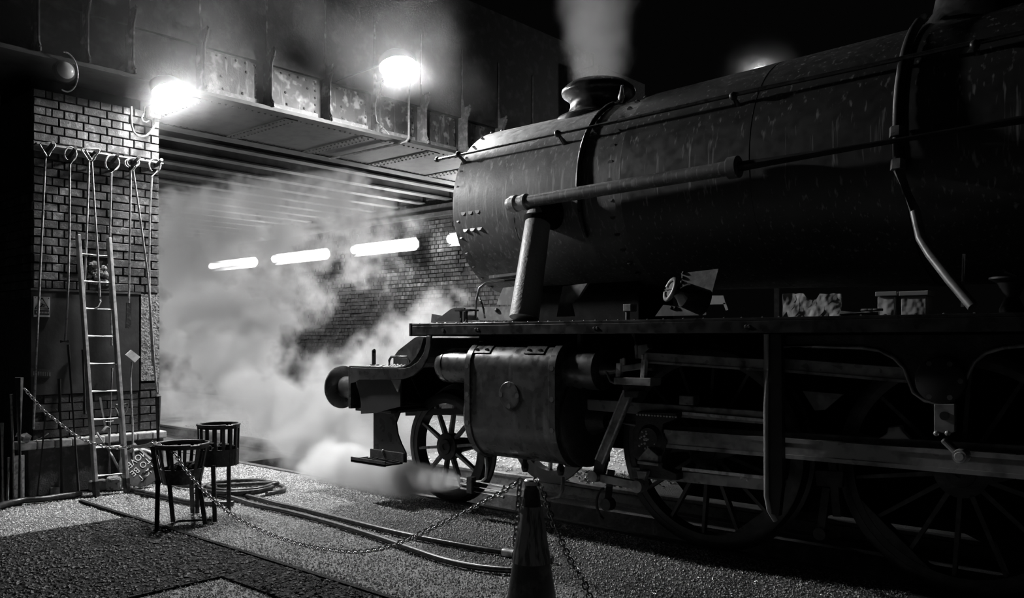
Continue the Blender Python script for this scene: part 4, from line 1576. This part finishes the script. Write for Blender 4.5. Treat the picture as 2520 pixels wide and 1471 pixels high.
# ------------------------------------------------------------------ traffic cone
cc = at(1308, 1180, Y=3.45)
KX, KY = cc.x, cc.y
cn = thing('traffic_cone', 'tall dirty traffic cone holding up the barrier chain', 'cone', (KX, KY, -.012))
b = MB()
b.lathe([(.0, .152), (.04, .142), (.70, .037), (.725, .034), (.735, .026), (.74, .024), (.74, .017), (.6, .02)], (KX, KY, 0), 'Z', 36)
b.build('body', M['cone'], cn)
b = MB()
b.lathe([(.30, .1045), (.60, .058), (.60, .056), (.30, .1025)], (KX, KY, 0), 'Z', 36)
b.build('sleeve', M['sleeve'], cn)
b = MB()
b.lathe([(.712, .040), (.735, .041), (.742, .034), (.742, .024)], (KX, KY, 0), 'Z', 24)
b.build('top_ring', M['alu'], cn)
b = MB()
b.box(KX - .19, KX + .19, KY - .19, KY + .19, -.012, .03)
b.build('base', M['rubber'], cn, smooth=False, bevel=.015)

# ------------------------------------------------------------------ chain barrier
lk = MB()
LL, LW, LR = .040, .0135, .0042
pts = []
for i in range(10):
    a = 2 * math.pi * i / 10
    pts.append(Vector((math.cos(a) * LW + (LL / 2 - LW) * (1 if math.cos(a) > 0 else -1), math.sin(a) * LW, 0)))
lk.tube(pts, LR, 5, closed=True)
link = lk.mesh('link')
link.materials.append(M['chain'])


def resample(p, step):
    out = [p[0]]
    acc = 0
    for i in range(len(p) - 1):
        d = (p[i + 1] - p[i]).length
        k = 0
        while acc + (d - k) >= step:
            k += step - acc
            out.append(p[i].lerp(p[i + 1], k / d))
            acc = 0
        acc += d - k
    return out


def smooth_pts(p, n=6):
    out = []
    for i in range(len(p) - 1):
        a, b_, c, d = p[max(i - 1, 0)], p[i], p[i + 1], p[min(i + 2, len(p) - 1)]
        for k in range(n):
            t = k / n
            out.append(.5 * ((2 * b_) + (c - a) * t + (2 * a - 5 * b_ + 4 * c - d) * t * t + (3 * b_ - a - 3 * c + d) * t ** 3))
    return out + [p[-1]]


def chain(label, p, base):
    root = thing('chain', label, 'chain', base)
    pp = resample(smooth_pts(p), LL - 2.4 * LR)
    for i in range(len(pp) - 1):
        d, a, bb = frame_of(pp[i + 1] - pp[i])
        if i % 2: a, bb = bb, -a
        c_, s_ = math.cos(.5), math.sin(.5)
        a, bb = a * c_ + bb * s_, bb * c_ - a * s_
        piece('link', link, root, (pp[i] + pp[i + 1]) / 2, Matrix((d, a, bb)).transposed())
    return root


A1 = at(60, 956, X=-8.35)
B1 = at(268, 1101, X=-8.16)
first = [A1] + [on(x, y, A1, B1) for x, y in ((85, 985), (112, 1014), (145, 1040), (180, 1067), (208, 1082), (238, 1093))] + [B1]
E1 = at(322, 1098, X=-8.10)
rimp = Vector((c1.x - .12, c1.y - .18, .665))
first += [at(295, 1102, X=-8.12), E1, on(345, 1099, E1, rimp), on(368, 1094, E1, rimp), rimp]
chain('metal chain drooping from the dark post past the ladder to the brazier', first, (-8.3, 3.2, 0))
top = Vector((KX - .04, KY - .01, .75))
second = [rimp, on(425, 1112, rimp, top), on(452, 1150, rimp, top), on(490, 1195, rimp, top), on(530, 1233, rimp, top), on(570, 1266, rimp, top), on(620, 1294, rimp, top), on(680, 1320, rimp, top), on(750, 1341, rimp, top), on(820, 1353, rimp, top), on(875, 1357, rimp, top), on(940, 1349, rimp, top), on(1010, 1324, rimp, top), on(1090, 1286, rimp, top), on(1170, 1245, rimp, top), on(1240, 1208, rimp, top), top]
chain('metal chain hanging in a long curve from the brazier to the cone', second, (-5, 3.4, 0))
t2 = Vector((KX + .035, KY - .01, .75))
fin = Vector((-2.05, 3.02, .02))
third = [t2, on(1334, 1205, t2, fin), on(1346, 1240, t2, fin), on(1362, 1285, t2, fin), on(1385, 1340, t2, fin), on(1412, 1395, t2, fin), on(1440, 1440, t2, fin), fin]
chain('metal chain dropping from the cone to the ground on the engine side', third, (-2.5, 3.2, 0))
b = MB()
p0 = Vector((KX - .055, KY - .03, .74))
tl = [p0, p0 + Vector((-.006, -.008, -.12)), p0 + Vector((-.012, -.016, -.25)), p0 + Vector((-.018, -.024, -.38))]
chain('short loose end of chain dangling beside the cone', tl, (KX - .06, KY - .05, .3))

# ------------------------------------------------------------------ hoses
def hose(label, pts, r=.021, mat='rubber', z=None):
    b = MB()
    b.tube(smooth_pts(pts, 6), r, 8)
    return b.solo('hose', M[mat], label, 'hose')


G = lambda x, y, z=.018: at(x, y, Z=z)
hose('black hose lying across the gravel, the one nearer the rail', [G(*q) for q in ((500, 1196), (540, 1206), (579, 1214), (639, 1227), (682, 1239), (746, 1253), (857, 1281), (976, 1310), (1075, 1330), (1175, 1348), (1235, 1357), (1290, 1365), (1360, 1376))])
hose('black hose lying across the gravel, the one nearer the soil strip', [G(*q) for q in ((480, 1210), (530, 1216), (571, 1224), (631, 1242), (722, 1262), (837, 1293), (936, 1324), (1016, 1352), (1095, 1378), (1175, 1395), (1262, 1403), (1330, 1402))])
b = MB()
q = at(1250, 1360, Z=.018)
b.lathe([(-.04, .028), (-.01, .032), (.01, .028), (.05, .03)], q, frame_of(at(1290, 1366, Z=.018) - q), 12)
b.solo('hose_coupling', M['rodl'], 'metal hose coupling near the foot of the cone', 'coupling')
cl_ = G(596, 1206)
lp = []
for i in range(56):
    a = i * .36
    rr = .30 + .05 * math.sin(i * .31)
    lp.append(Vector((cl_.x + math.cos(a) * rr * 1.15 + .03 * math.sin(i * .2), cl_.y + math.sin(a) * rr + .05 * math.cos(i * .13), .018 + .012 * (i / 12))))
hose('black hose coiled in loops on the gravel behind the braziers', lp + [G(470, 1196, .03), G(420, 1186, .03), G(372, 1178, .03), G(322, 1164, .05)])
hose('thick black hose running from the ladder foot past the braziers', [G(318, 1203, .02), G(345, 1210, .02), G(400, 1222, .02), G(470, 1236, .02), G(530, 1238, .02), G(575, 1238, .02)], .024)
hose('thin hose looping up from the coil behind the round board', [G(360, 1176, .05), at(352, 1168, X=-7.95), at(368, 1155, X=-7.9), at(386, 1149, X=-7.85), at(402, 1150, X=-7.8)], .016)

# ------------------------------------------------------------------ signs on the pillar
q0, q1 = at(83, 729, X=-8.70), at(123, 780, X=-8.70)
sg = thing('warning_sign', 'white warning sign with a black triangle on the dark panel', 'sign', (-8.70, (q0.y + q1.y) / 2, q1.z))
b = MB()
b.box(-8.714, -8.700, q0.y, q1.y, q1.z, q0.z)
b.build('plate', M['white'], sg, smooth=False)
zt = q0.z - .012
yc_ = (q0.y + q1.y) / 2
b = MB()
T = [(yc_, zt), (yc_ + .062, zt - .105), (yc_ - .062, zt - .105)]
for i in range(3):
    (ya, za), (yb, zb) = T[i], T[(i + 1) % 3]
    b.bar((-8.698, ya, za), (-8.698, yb, zb), .004, .009, up=(1, 0, 0)) if False else b.tube([(-8.699, ya, za), (-8.699, yb, zb)], .005, 6)
b.build('triangle', M['ink'], sg)
b = MB()
for (ya, za, yb, zb) in ((-.03, -.09, .015, -.065), (-.005, -.08, .0, -.05), (0, -.06, .03, -.07), (-.015, -.085, .02, -.085)):
    b.tube([(-8.699, yc_ + ya, zt + za), (-8.699, yc_ + yb, zt + zb)], .005, 6)
b.build('pictogram', M['ink'], sg)
b = MB()
b.box(-8.7005, -8.699, q0.y + .005, q1.y - .005, q1.z + .02, q1.z + .065)
b.build('text_band', M['signdark'], sg, smooth=False)
b = MB()
for i in range(9):
    yy = q0.y + .02 + i * .013
    b.box(-8.699, -8.698, yy, yy + .008, q1.z + .034, q1.z + .052)
b.build('worn_lettering', M['white'], sg, smooth=False)
b = MB()
for yy in (q0.y + .012, q1.y - .012): b.dome((-8.70, yy, q0.z - .012), (1, 0, 0), .006, 6)
b.build('screws', M['ink'], sg)
q0, q1 = at(76, 905, X=-8.70), at(123, 925, X=-8.70)
b = MB()
b.prism([(q0.y, q0.z - .0), (q1.y, q0.z - .02), (q1.y, q1.z - .02), (q0.y, q1.z)], 'X', -8.714, -8.70)
pl = b.solo('number_plate', M['signdark'], 'small worn cast plate low on the dark panel below the warning sign', 'plate', smooth=False)
b = MB()
for i in range(8):
    yy = q0.y + .02 + i * .02
    b.box(-8.70, -8.696, yy, yy + .012, q1.z + .012 - .002 * i, q1.z + .05 - .002 * i)
b.build('worn_figures', M['plain_grey'], pl, smooth=False)

# NOT TO BE MOVED board lying tipped against the ledge behind the ladder
bc = at(345, 1148, X=-8.42)
nb_ = thing('stop_board', 'tipped round dark board lettered NOT TO BE MOVED behind the ladder', 'sign', (bc.x, bc.y, bc.z - .22))
b = MB()
nrm = Vector((.92, -.15, .30)).normalized()
d, a, bb = frame_of(nrm)                         # a: level along the face, bb: up the face
if a.y < 0: a = -a
b.lathe([(-.008, .0), (-.008, .20), (.0, .205), (.006, .20), (.006, 0)], bc, (d, a, bb), 36)
b.build('disc', M['signdark'], nb_)
ang = R(218)
tx, ty = a * math.cos(ang) + bb * math.sin(ang), -a * math.sin(ang) + bb * math.cos(ang)
for i, w in enumerate(('NOT', 'TO BE', 'MOVED')):
    cu = bpy.data.curves.new('lettering', 'FONT')
    cu.body = w
    cu.size = .085
    cu.align_x = 'CENTER'
    cu.align_y = 'CENTER'
    cu.extrude = .001
    cu.materials.append(M['white'])
    tmp = bpy.data.objects.new('lettering', cu)
    C.objects.link(tmp)
    bpy.context.view_layer.update()
    lm = bpy.data.meshes.new_from_object(tmp.evaluated_get(bpy.context.evaluated_depsgraph_get()))
    bpy.data.objects.remove(tmp)
    o = bpy.data.objects.new('lettering', lm)
    o.parent = nb_
    pos = bc + ty * (.085 - i * .085) + d * .009
    mt = Matrix((tx, ty, d)).transposed().to_4x4()
    mt.translation = pos - worg(nb_)
    o.matrix_local = mt
    C.objects.link(o)
b = MB()
b.bar(bc + a * .12 + bb * .03 + d * .010, bc + a * .19 + bb * .03 + d * .010, .004, .055, up=bb)
b.build('white_patch', M['white'], nb_, smooth=False)
b = MB()
b.tube([bc + d * .010 + (a * math.cos(t) + bb * math.sin(t)) * .175 for t in [R(x) for x in range(35, 110, 8)]], .014, 6)
b.build('white_arc', M['white'], nb_)

# white tag on a bent rod
b0 = [at(325, 890, X=-8.50), at(321, 930, X=-8.5), at(323, 985, X=-8.5), at(326, 1040, X=-8.48), at(327, 1092, X=-8.46), Vector((-8.44, at(327, 1092, X=-8.46).y + .005, 0))]
tg = thing('tag_rod', 'bent rod topped with a tilted white card beside the ladder', 'rod', b0[-1])
b = MB()
b.tube(b0, .010, 8)
b.build('rod', M['iron'], tg)
cq = at(327, 876, X=-8.49)
b = MB()
ya, za = cq.y, cq.z
b.prism([(ya - .075, za + .015), (ya - .02, za + .065), (ya + .075, za - .01), (ya + .02, za - .065)], 'X', -8.495, -8.487)
b.build('card', M['white'], tg, smooth=False)


# ------------------------------------------------------------------ tools leaning about the foot of the pillar
def pole(name, label, cat, pts, r, mat, r1=None):
    b = MB()
    b.tube([Vector(q) for q in pts], r, 8, r1=r1)
    return b.solo(name, M[mat], label, cat)


def lean(px0, py0, X0, px1, py1):
    a = at(px0, py0, X=X0)
    g_ = at(px1, py1, X=-8.50)
    g_.z = 0.0
    return [a, g_]


pole('tool_handle', 'slender timber tool handle leaning left of the ladder, the longest', 'handle', lean(168, 848, -8.64, 194, 1190), .014, 'wood')
pole('tool_handle', 'timber tool handle standing upright between sign and ladder', 'handle', lean(146, 932, -8.62, 153, 1192), .017, 'wood')
pole('tool_handle', 'thin dark tool handle leaning towards the outer end of the ledge', 'handle', lean(112, 1022, -8.55, 91, 1203), .011, 'wood')
pole('tool_handle', 'short dark tool handle ending above the ledge beside the ladder', 'handle', [at(204, 860, X=-8.66), at(209, 1018, X=-8.62)], .014, 'wood')
pole('tool_handle', 'thin rod standing behind the ladder rungs', 'handle', [at(276, 905, X=-8.66), at(270, 1046, X=-8.60)], .011, 'iron')
pole('tool_handle', 'short timber handle leaning behind the ladder rungs', 'handle', [at(246, 978, X=-8.64), at(258, 1046, X=-8.58)], .012, 'wood')
pole('steel_bar', 'bright slanting bar propped behind the foot of the ladder', 'bar', [at(238, 1064, X=-8.55), at(275, 1120, X=-8.50), G(312, 1192, .015)], .013, 'alu')
pole('steel_bar', 'dark slanting bar propped against the ledge beside the chain', 'bar', [at(330, 1092, X=-8.25), at(372, 1130, X=-8.05), G(420, 1200, .02)], .014, 'dkiron')
sv = thing('shovel', 'shovel with a D-shaped handle standing behind the ladder', 'shovel', (-8.5, at(300, 1150, X=-8.5).y, 0))
b = MB()
dq = [at(x, y, X=-8.52) for x, y in ((284, 996), (284, 1004), (290, 1016), (297, 1022), (304, 1021), (312, 1008), (314, 994))]
b.tube(dq, .009, 8)
b.build('d_handle', M['iron'], sv)
b = MB()
b.tube([dq[0], dq[-1]], .013, 8)
b.build('grip', M['wood'], sv)
b = MB()
e1 = at(294, 1130, X=-8.54)
b.tube([dq[3], e1], .015, 8)
b.build('shaft', M['wood'], sv)
b = MB()
b.prism([(e1.y - .10, e1.z + .02), (e1.y + .10, e1.z + .02), (e1.y + .09, .03), (e1.y, .0), (e1.y - .09, .03)], 'X', -8.56, -8.55)
b.build('blade', M['dkiron'], sv, smooth=False)
tp_ = thing('water_tap', 'small tap on a standpipe behind the ladder', 'tap', (-8.5, at(268, 1060, X=-8.5).y, 0))
tq = at(264, 1052, X=-8.5)
b = MB()
b.tube([(tq.x, tq.y + .02, 0), (tq.x, tq.y + .02, tq.z), (tq.x + .02, tq.y - .02, tq.z + .01), (tq.x + .03, tq.y - .06, tq.z - .03)], .014, 8)
b.build('pipe', M['iron'], tp_)
b = MB()
b.tube([(tq.x, tq.y - .02, tq.z + .06), (tq.x, tq.y + .06, tq.z + .06)], .009, 6)
b.tube([(tq.x, tq.y + .02, tq.z), (tq.x, tq.y + .02, tq.z + .06)], .009, 6)
b.build('lever', M['iron'], tp_)
b = MB()
cq = at(389, 1085, X=-8.5)
b.tube([(-8.5, cq.y, 0), (-8.5, cq.y, at(389, 975, X=-8.5).z)], .03, 10)
b.dome((-8.5, cq.y, at(389, 975, X=-8.5).z), (0, 0, 1), .034, 8)
b.solo('bollard_post', M['dkiron'], 'dark iron post at the lamp-side corner of the pillar', 'post')
b = MB()
b.tube([(-8.42, A1.y - .02, 0), (-8.42, A1.y - .02, A1.z + .1)], .035, 10)
b.solo('chain_post', M['dkiron'], 'dark post in the gloom that the chain hangs from', 'post')
b = MB()
b.bar(G(120, 1208, .035), G(238, 1192, .035), .06, .07)
b.solo('timber_baulk', M['palewood'], 'squared timber lying on the ground left of the ladder foot', 'timber', smooth=False, bevel=.006)
b = MB()
b.bar(G(225, 1196, .05), G(262, 1190, .05), .12, .10)
b.solo('stone_block', M['plain_grey'], 'pale rough block on the ground between the ladder feet', 'block', smooth=False, bevel=.015)
b = MB()
b.bar(G(262, 1188, .07), G(300, 1186, .07), .16, .14)
b.solo('concrete_lump', M['perforated'], 'pale broken concrete lump behind the ladder foot', 'block', smooth=False, bevel=.03)
hose('dark heavy cable lying along the ground at the shadowed corner', [G(-40, 1262, .03), G(0, 1244, .03), G(50, 1232, .03), G(100, 1228, .03), G(140, 1222, .03), G(200, 1214, .03)], .028)
# oil can and rag on the ledge, dark tools in the corner
b = MB()
cq = at(40, 1068, X=-8.62)
b.tube([cq, at(60, 1075, X=-8.6), at(75, 1080, X=-8.58)], [.03, .045, .03], 8)
b.solo('rag_bundle', M['palewood'], 'pale rag bundle at the outer end of the ledge', 'rag')
b = MB()
b.tube([at(88, 1083, X=-8.58), at(104, 1076, X=-8.56), at(119, 1066, X=-8.54)], .007, 6)
b.solo('bent_wire', M['iron'], 'bent wire end sticking up from the ledge', 'wire')
for i, (x0, y0_, x1, y1_, lab) in enumerate(((28, 970, 36, 1225, 'pale-worn shovel shaft standing in the dark corner'), (22, 1125, 18, 1228, 'dark iron bar leaning in the corner beyond the ledge'), (5, 1040, 8, 1232, 'dark stick at the very edge of the corner'))):
    pole('corner_tool', lab, 'tool', lean(x0, y0_, -8.45, x1, y1_), .015, 'iron')
b = MB()
cq = at(45, 1150, X=-8.4)
b.prism([(cq.y - .04, cq.z + .11), (cq.y + .05, cq.z + .11), (cq.y + .05, .02), (cq.y - .03, .0)], 'X', -8.41, -8.395)
b.solo('spade_blade', M['iron'], 'worn flat spade blade propped in the dark corner', 'spade', smooth=False)

# ------------------------------------------------------------------ steam and haze
def steam(name, label, lo_, hi_, vox, puffs, gain, amp, cut, scale, dens, warp, aniso=.25, seed=0.0, detail=6.0, rough=.55, stretch=(1, 1, 1)):
    mt = bpy.data.materials.new(name)
    mt.use_nodes = True
    nt = mt.node_tree
    nt.nodes.clear()
    out = nt.nodes.new('ShaderNodeOutputMaterial')
    pv = nt.nodes.new('ShaderNodeVolumePrincipled')
    pv.inputs['Color'].default_value = (.9, .9, .9, 1)
    pv.inputs['Density'].default_value = dens
    pv.inputs['Anisotropy'].default_value = aniso
    nt.links.new(pv.outputs[0], out.inputs['Volume'])
    ng = bpy.data.node_groups.new(name, 'GeometryNodeTree')
    ng.interface.new_socket('Geometry', in_out='INPUT', socket_type='NodeSocketGeometry')
    ng.interface.new_socket('Geometry', in_out='OUTPUT', socket_type='NodeSocketGeometry')
    N, L = ng.nodes, ng.links
    pos = N.new('GeometryNodeInputPosition')

    def vm(op, a, c=None):
        n = N.new('ShaderNodeVectorMath')
        n.operation = op
        for i, q in enumerate((a, c)):
            if q is None: continue
            if hasattr(q, 'is_output'): L.new(q, n.inputs[i])
            else: n.inputs[i].default_value = q
        return n.outputs['Value'] if op == 'LENGTH' else n.outputs[0]

    def ma(op, a, c=None, clamp=False):
        n = N.new('ShaderNodeMath')
        n.operation = op
        n.use_clamp = clamp
        for i, q in enumerate((a, c)):
            if q is None: continue
            if hasattr(q, 'is_output'): L.new(q, n.inputs[i])
            else: n.inputs[i].default_value = q
        return n.outputs[0]

    sp = vm('ADD', pos.outputs[0], (seed, seed * .7, seed * 1.3))
    nz = N.new('ShaderNodeTexNoise')
    L.new(sp, nz.inputs['Vector'])
    nz.inputs['Scale'].default_value = scale * .55
    nz.inputs['Detail'].default_value = 3
    wv = vm('MULTIPLY', vm('SUBTRACT', nz.outputs['Color'], (.5, .5, .5)), (warp, warp, warp))
    wp = vm('ADD', pos.outputs[0], wv)
    tot = None
    for c_, r_, w_ in puffs:
        ln = vm('LENGTH', vm('DIVIDE', vm('SUBTRACT', wp, tuple(c_)), tuple(r_) if hasattr(r_, '__len__') else (r_, r_, r_)))
        v = ma('MULTIPLY', ma('MAXIMUM', ma('SUBTRACT', 1.0, ln), 0.0), w_)
        tot = v if tot is None else ma('ADD', tot, v)
    tot = ma('MINIMUM', tot, 1.0)
    n2 = N.new('ShaderNodeTexNoise')
    L.new(vm('MULTIPLY', vm('ADD', sp, wv), stretch), n2.inputs['Vector'])
    n2.inputs['Scale'].default_value = scale
    n2.inputs['Detail'].default_value = detail
    n2.inputs['Roughness'].default_value = rough
    fb = ma('MULTIPLY', ma('SUBTRACT', n2.outputs[0], .5), amp)
    mask = ma('MULTIPLY', tot, 6.0, True)
    d = ma('MULTIPLY', ma('SUBTRACT', ma('ADD', ma('MULTIPLY', tot, gain), fb), cut, True), mask)
    vc_ = N.new('GeometryNodeVolumeCube')
    L.new(d, vc_.inputs['Density'])
    vc_.inputs['Min'].default_value = lo_
    vc_.inputs['Max'].default_value = hi_
    for i, ax_ in enumerate('XYZ'):
        vc_.inputs['Resolution ' + ax_].default_value = max(4, int((hi_[i] - lo_[i]) / vox))
    sm_ = N.new('GeometryNodeSetMaterial')
    sm_.inputs['Material'].default_value = mt
    go = N.new('NodeGroupOutput')
    L.new(vc_.outputs[0], sm_.inputs[0])
    L.new(sm_.outputs[0], go.inputs[0])
    me = bpy.data.meshes.new(name)
    me.from_pydata([((lo_[0] + hi_[0]) / 2, (lo_[1] + hi_[1]) / 2, lo_[2])], [], [])
    me.materials.append(mt)
    o = bpy.data.objects.new(name, me)
    C.objects.link(o)
    md = o.modifiers.new('steam', 'NODES')
    md.node_group = ng
    return tag(o, label, 'steam', kind='stuff')


def pf(px, py, Y, rpx, w=1.0, sq=(1, 1, 1)):
    q = at(px, py, Y=Y)
    dep = math.sin(YAW) * -q.x + math.cos(YAW) * q.y
    r = rpx * dep / FPX
    return (q, (r * sq[0], r * sq[1], r * sq[2]), w)


cloud = [pf(860, 1150, 6.2, 120, 1.3), pf(780, 1090, 6.4, 150, 1.2), pf(680, 1000, 6.6, 170, 1.2), pf(560, 930, 6.8, 180, 1.1), pf(840, 1000, 7.0, 170, 1.1), pf(940, 1060, 7.2, 150, 1.1),
         pf(500, 800, 7.2, 170, 1.1), pf(620, 800, 7.6, 160, 1.0), pf(480, 680, 7.6, 170, 1.0), pf(560, 560, 8.0, 170, .9), pf(700, 520, 8.2, 170, .85), pf(840, 520, 8.4, 150, .75), pf(960, 560, 8.8, 110, .6),
         pf(500, 470, 7.8, 130, .7), pf(720, 690, 8.4, 150, .75), pf(900, 640, 9.2, 130, .55), pf(1010, 830, 7.6, 110, 1.0), pf(1090, 770, 7.6, 90, .85), pf(960, 900, 7.4, 130, 1.0), pf(440, 980, 8.0, 120, .7), pf(430, 820, 7.4, 110, 1.0), pf(430, 640, 7.6, 120, .9), pf(440, 520, 7.6, 110, .8), pf(640, 440, 7.6, 120, .6), pf(800, 430, 8.0, 110, .5), pf(1040, 1090, 7.6, 120, .9)]
steam('steam_cloud', 'billowing white steam cloud filling the space under the bridge', (-17.6, 5.0, -.15), (-5.3, 10.6, 4.15), .05, cloud, 1.5, 6.6, .5, 2.5, 3.0, .5, rough=.68, detail=7)
jq = at(1128, 1184, Y=5.10)
jet = []
for i in range(12):
    u = i / 11
    px, py = 1118 - 300 * u, 1184 - 10 * u - 18 * u * u
    jet.append(pf(px, py, 4.99 + .6 * u, 20 + 66 * u ** .85, 3.2 - 2.45 * u, (1.3, 1, 1)))
steam('steam_jet', 'jet of steam blowing forward from the cylinder drain pipes along the rail', (-8.6, 4.6, -.14), (-4.95, 6.5, 1.0), .03, jet, 1.7, 2.2, .1, 4.2, 8.0, .06, seed=3.1)
plume = [((CX, YC, 3.95), (.27, .27, .22), 2.2), ((CX - .0, YC, 4.2), (.33, .33, .4), 1.6), ((CX + .02, YC, 4.6), (.42, .42, .5), 1.3), ((CX, YC, 5.0), (.5, .5, .5), 1.1), ((CX - .05, YC, 5.5), (.6, .6, .6), 1.0), ((CX - .2, YC, 6.0), (.8, .7, .7), .9), ((CX - .3, YC, 6.6), (.9, .8, .8), .8)]
steam('steam_plume', 'grey steam plume rising from the locomotive chimney', (-5.9, 5.1, 3.86), (-3.3, 7.4, 7.0), .05, plume, 1.1, 2.4, .22, 2.2, .55, .26, seed=7.7)
hz_ = [pf(415, 200, 4.2, 240, .22, (1, 1, .8)), pf(960, 170, 6.6, 220, .35), pf(930, 50, 5.6, 230, 1.0), pf(330, 60, 3.5, 300, .8), pf(640, 50, 4.5, 300, .7), pf(1080, 180, 7.0, 160, .5), pf(120, 40, 3.0, 260, .5)]  # drifting haze, with extra puffs standing in for lamp bloom
steam('haze', 'thin drifting haze, partly added to give the flood lamps their bloom', (-10.6, 1.6, 2.6), (-4.6, 9.0, 6.6), .11, hz_, 1.0, 2.6, .16, 1.0, .095, .5, aniso=.3, seed=12.3, detail=4)
p = at(1872, 178, Y=14.0)  # small mist added only to give this lamp a halo
steam('haze', 'faint mist added round the distant yard lamp to make its halo', (p.x - .9, p.y - .9, p.z - .8), (p.x + .9, p.y + .9, p.z + .8), .1, [(p, .8, 1.0)], 1.0, .8, .1, 1.5, .35, .1, aniso=.6, seed=2.0, detail=2)
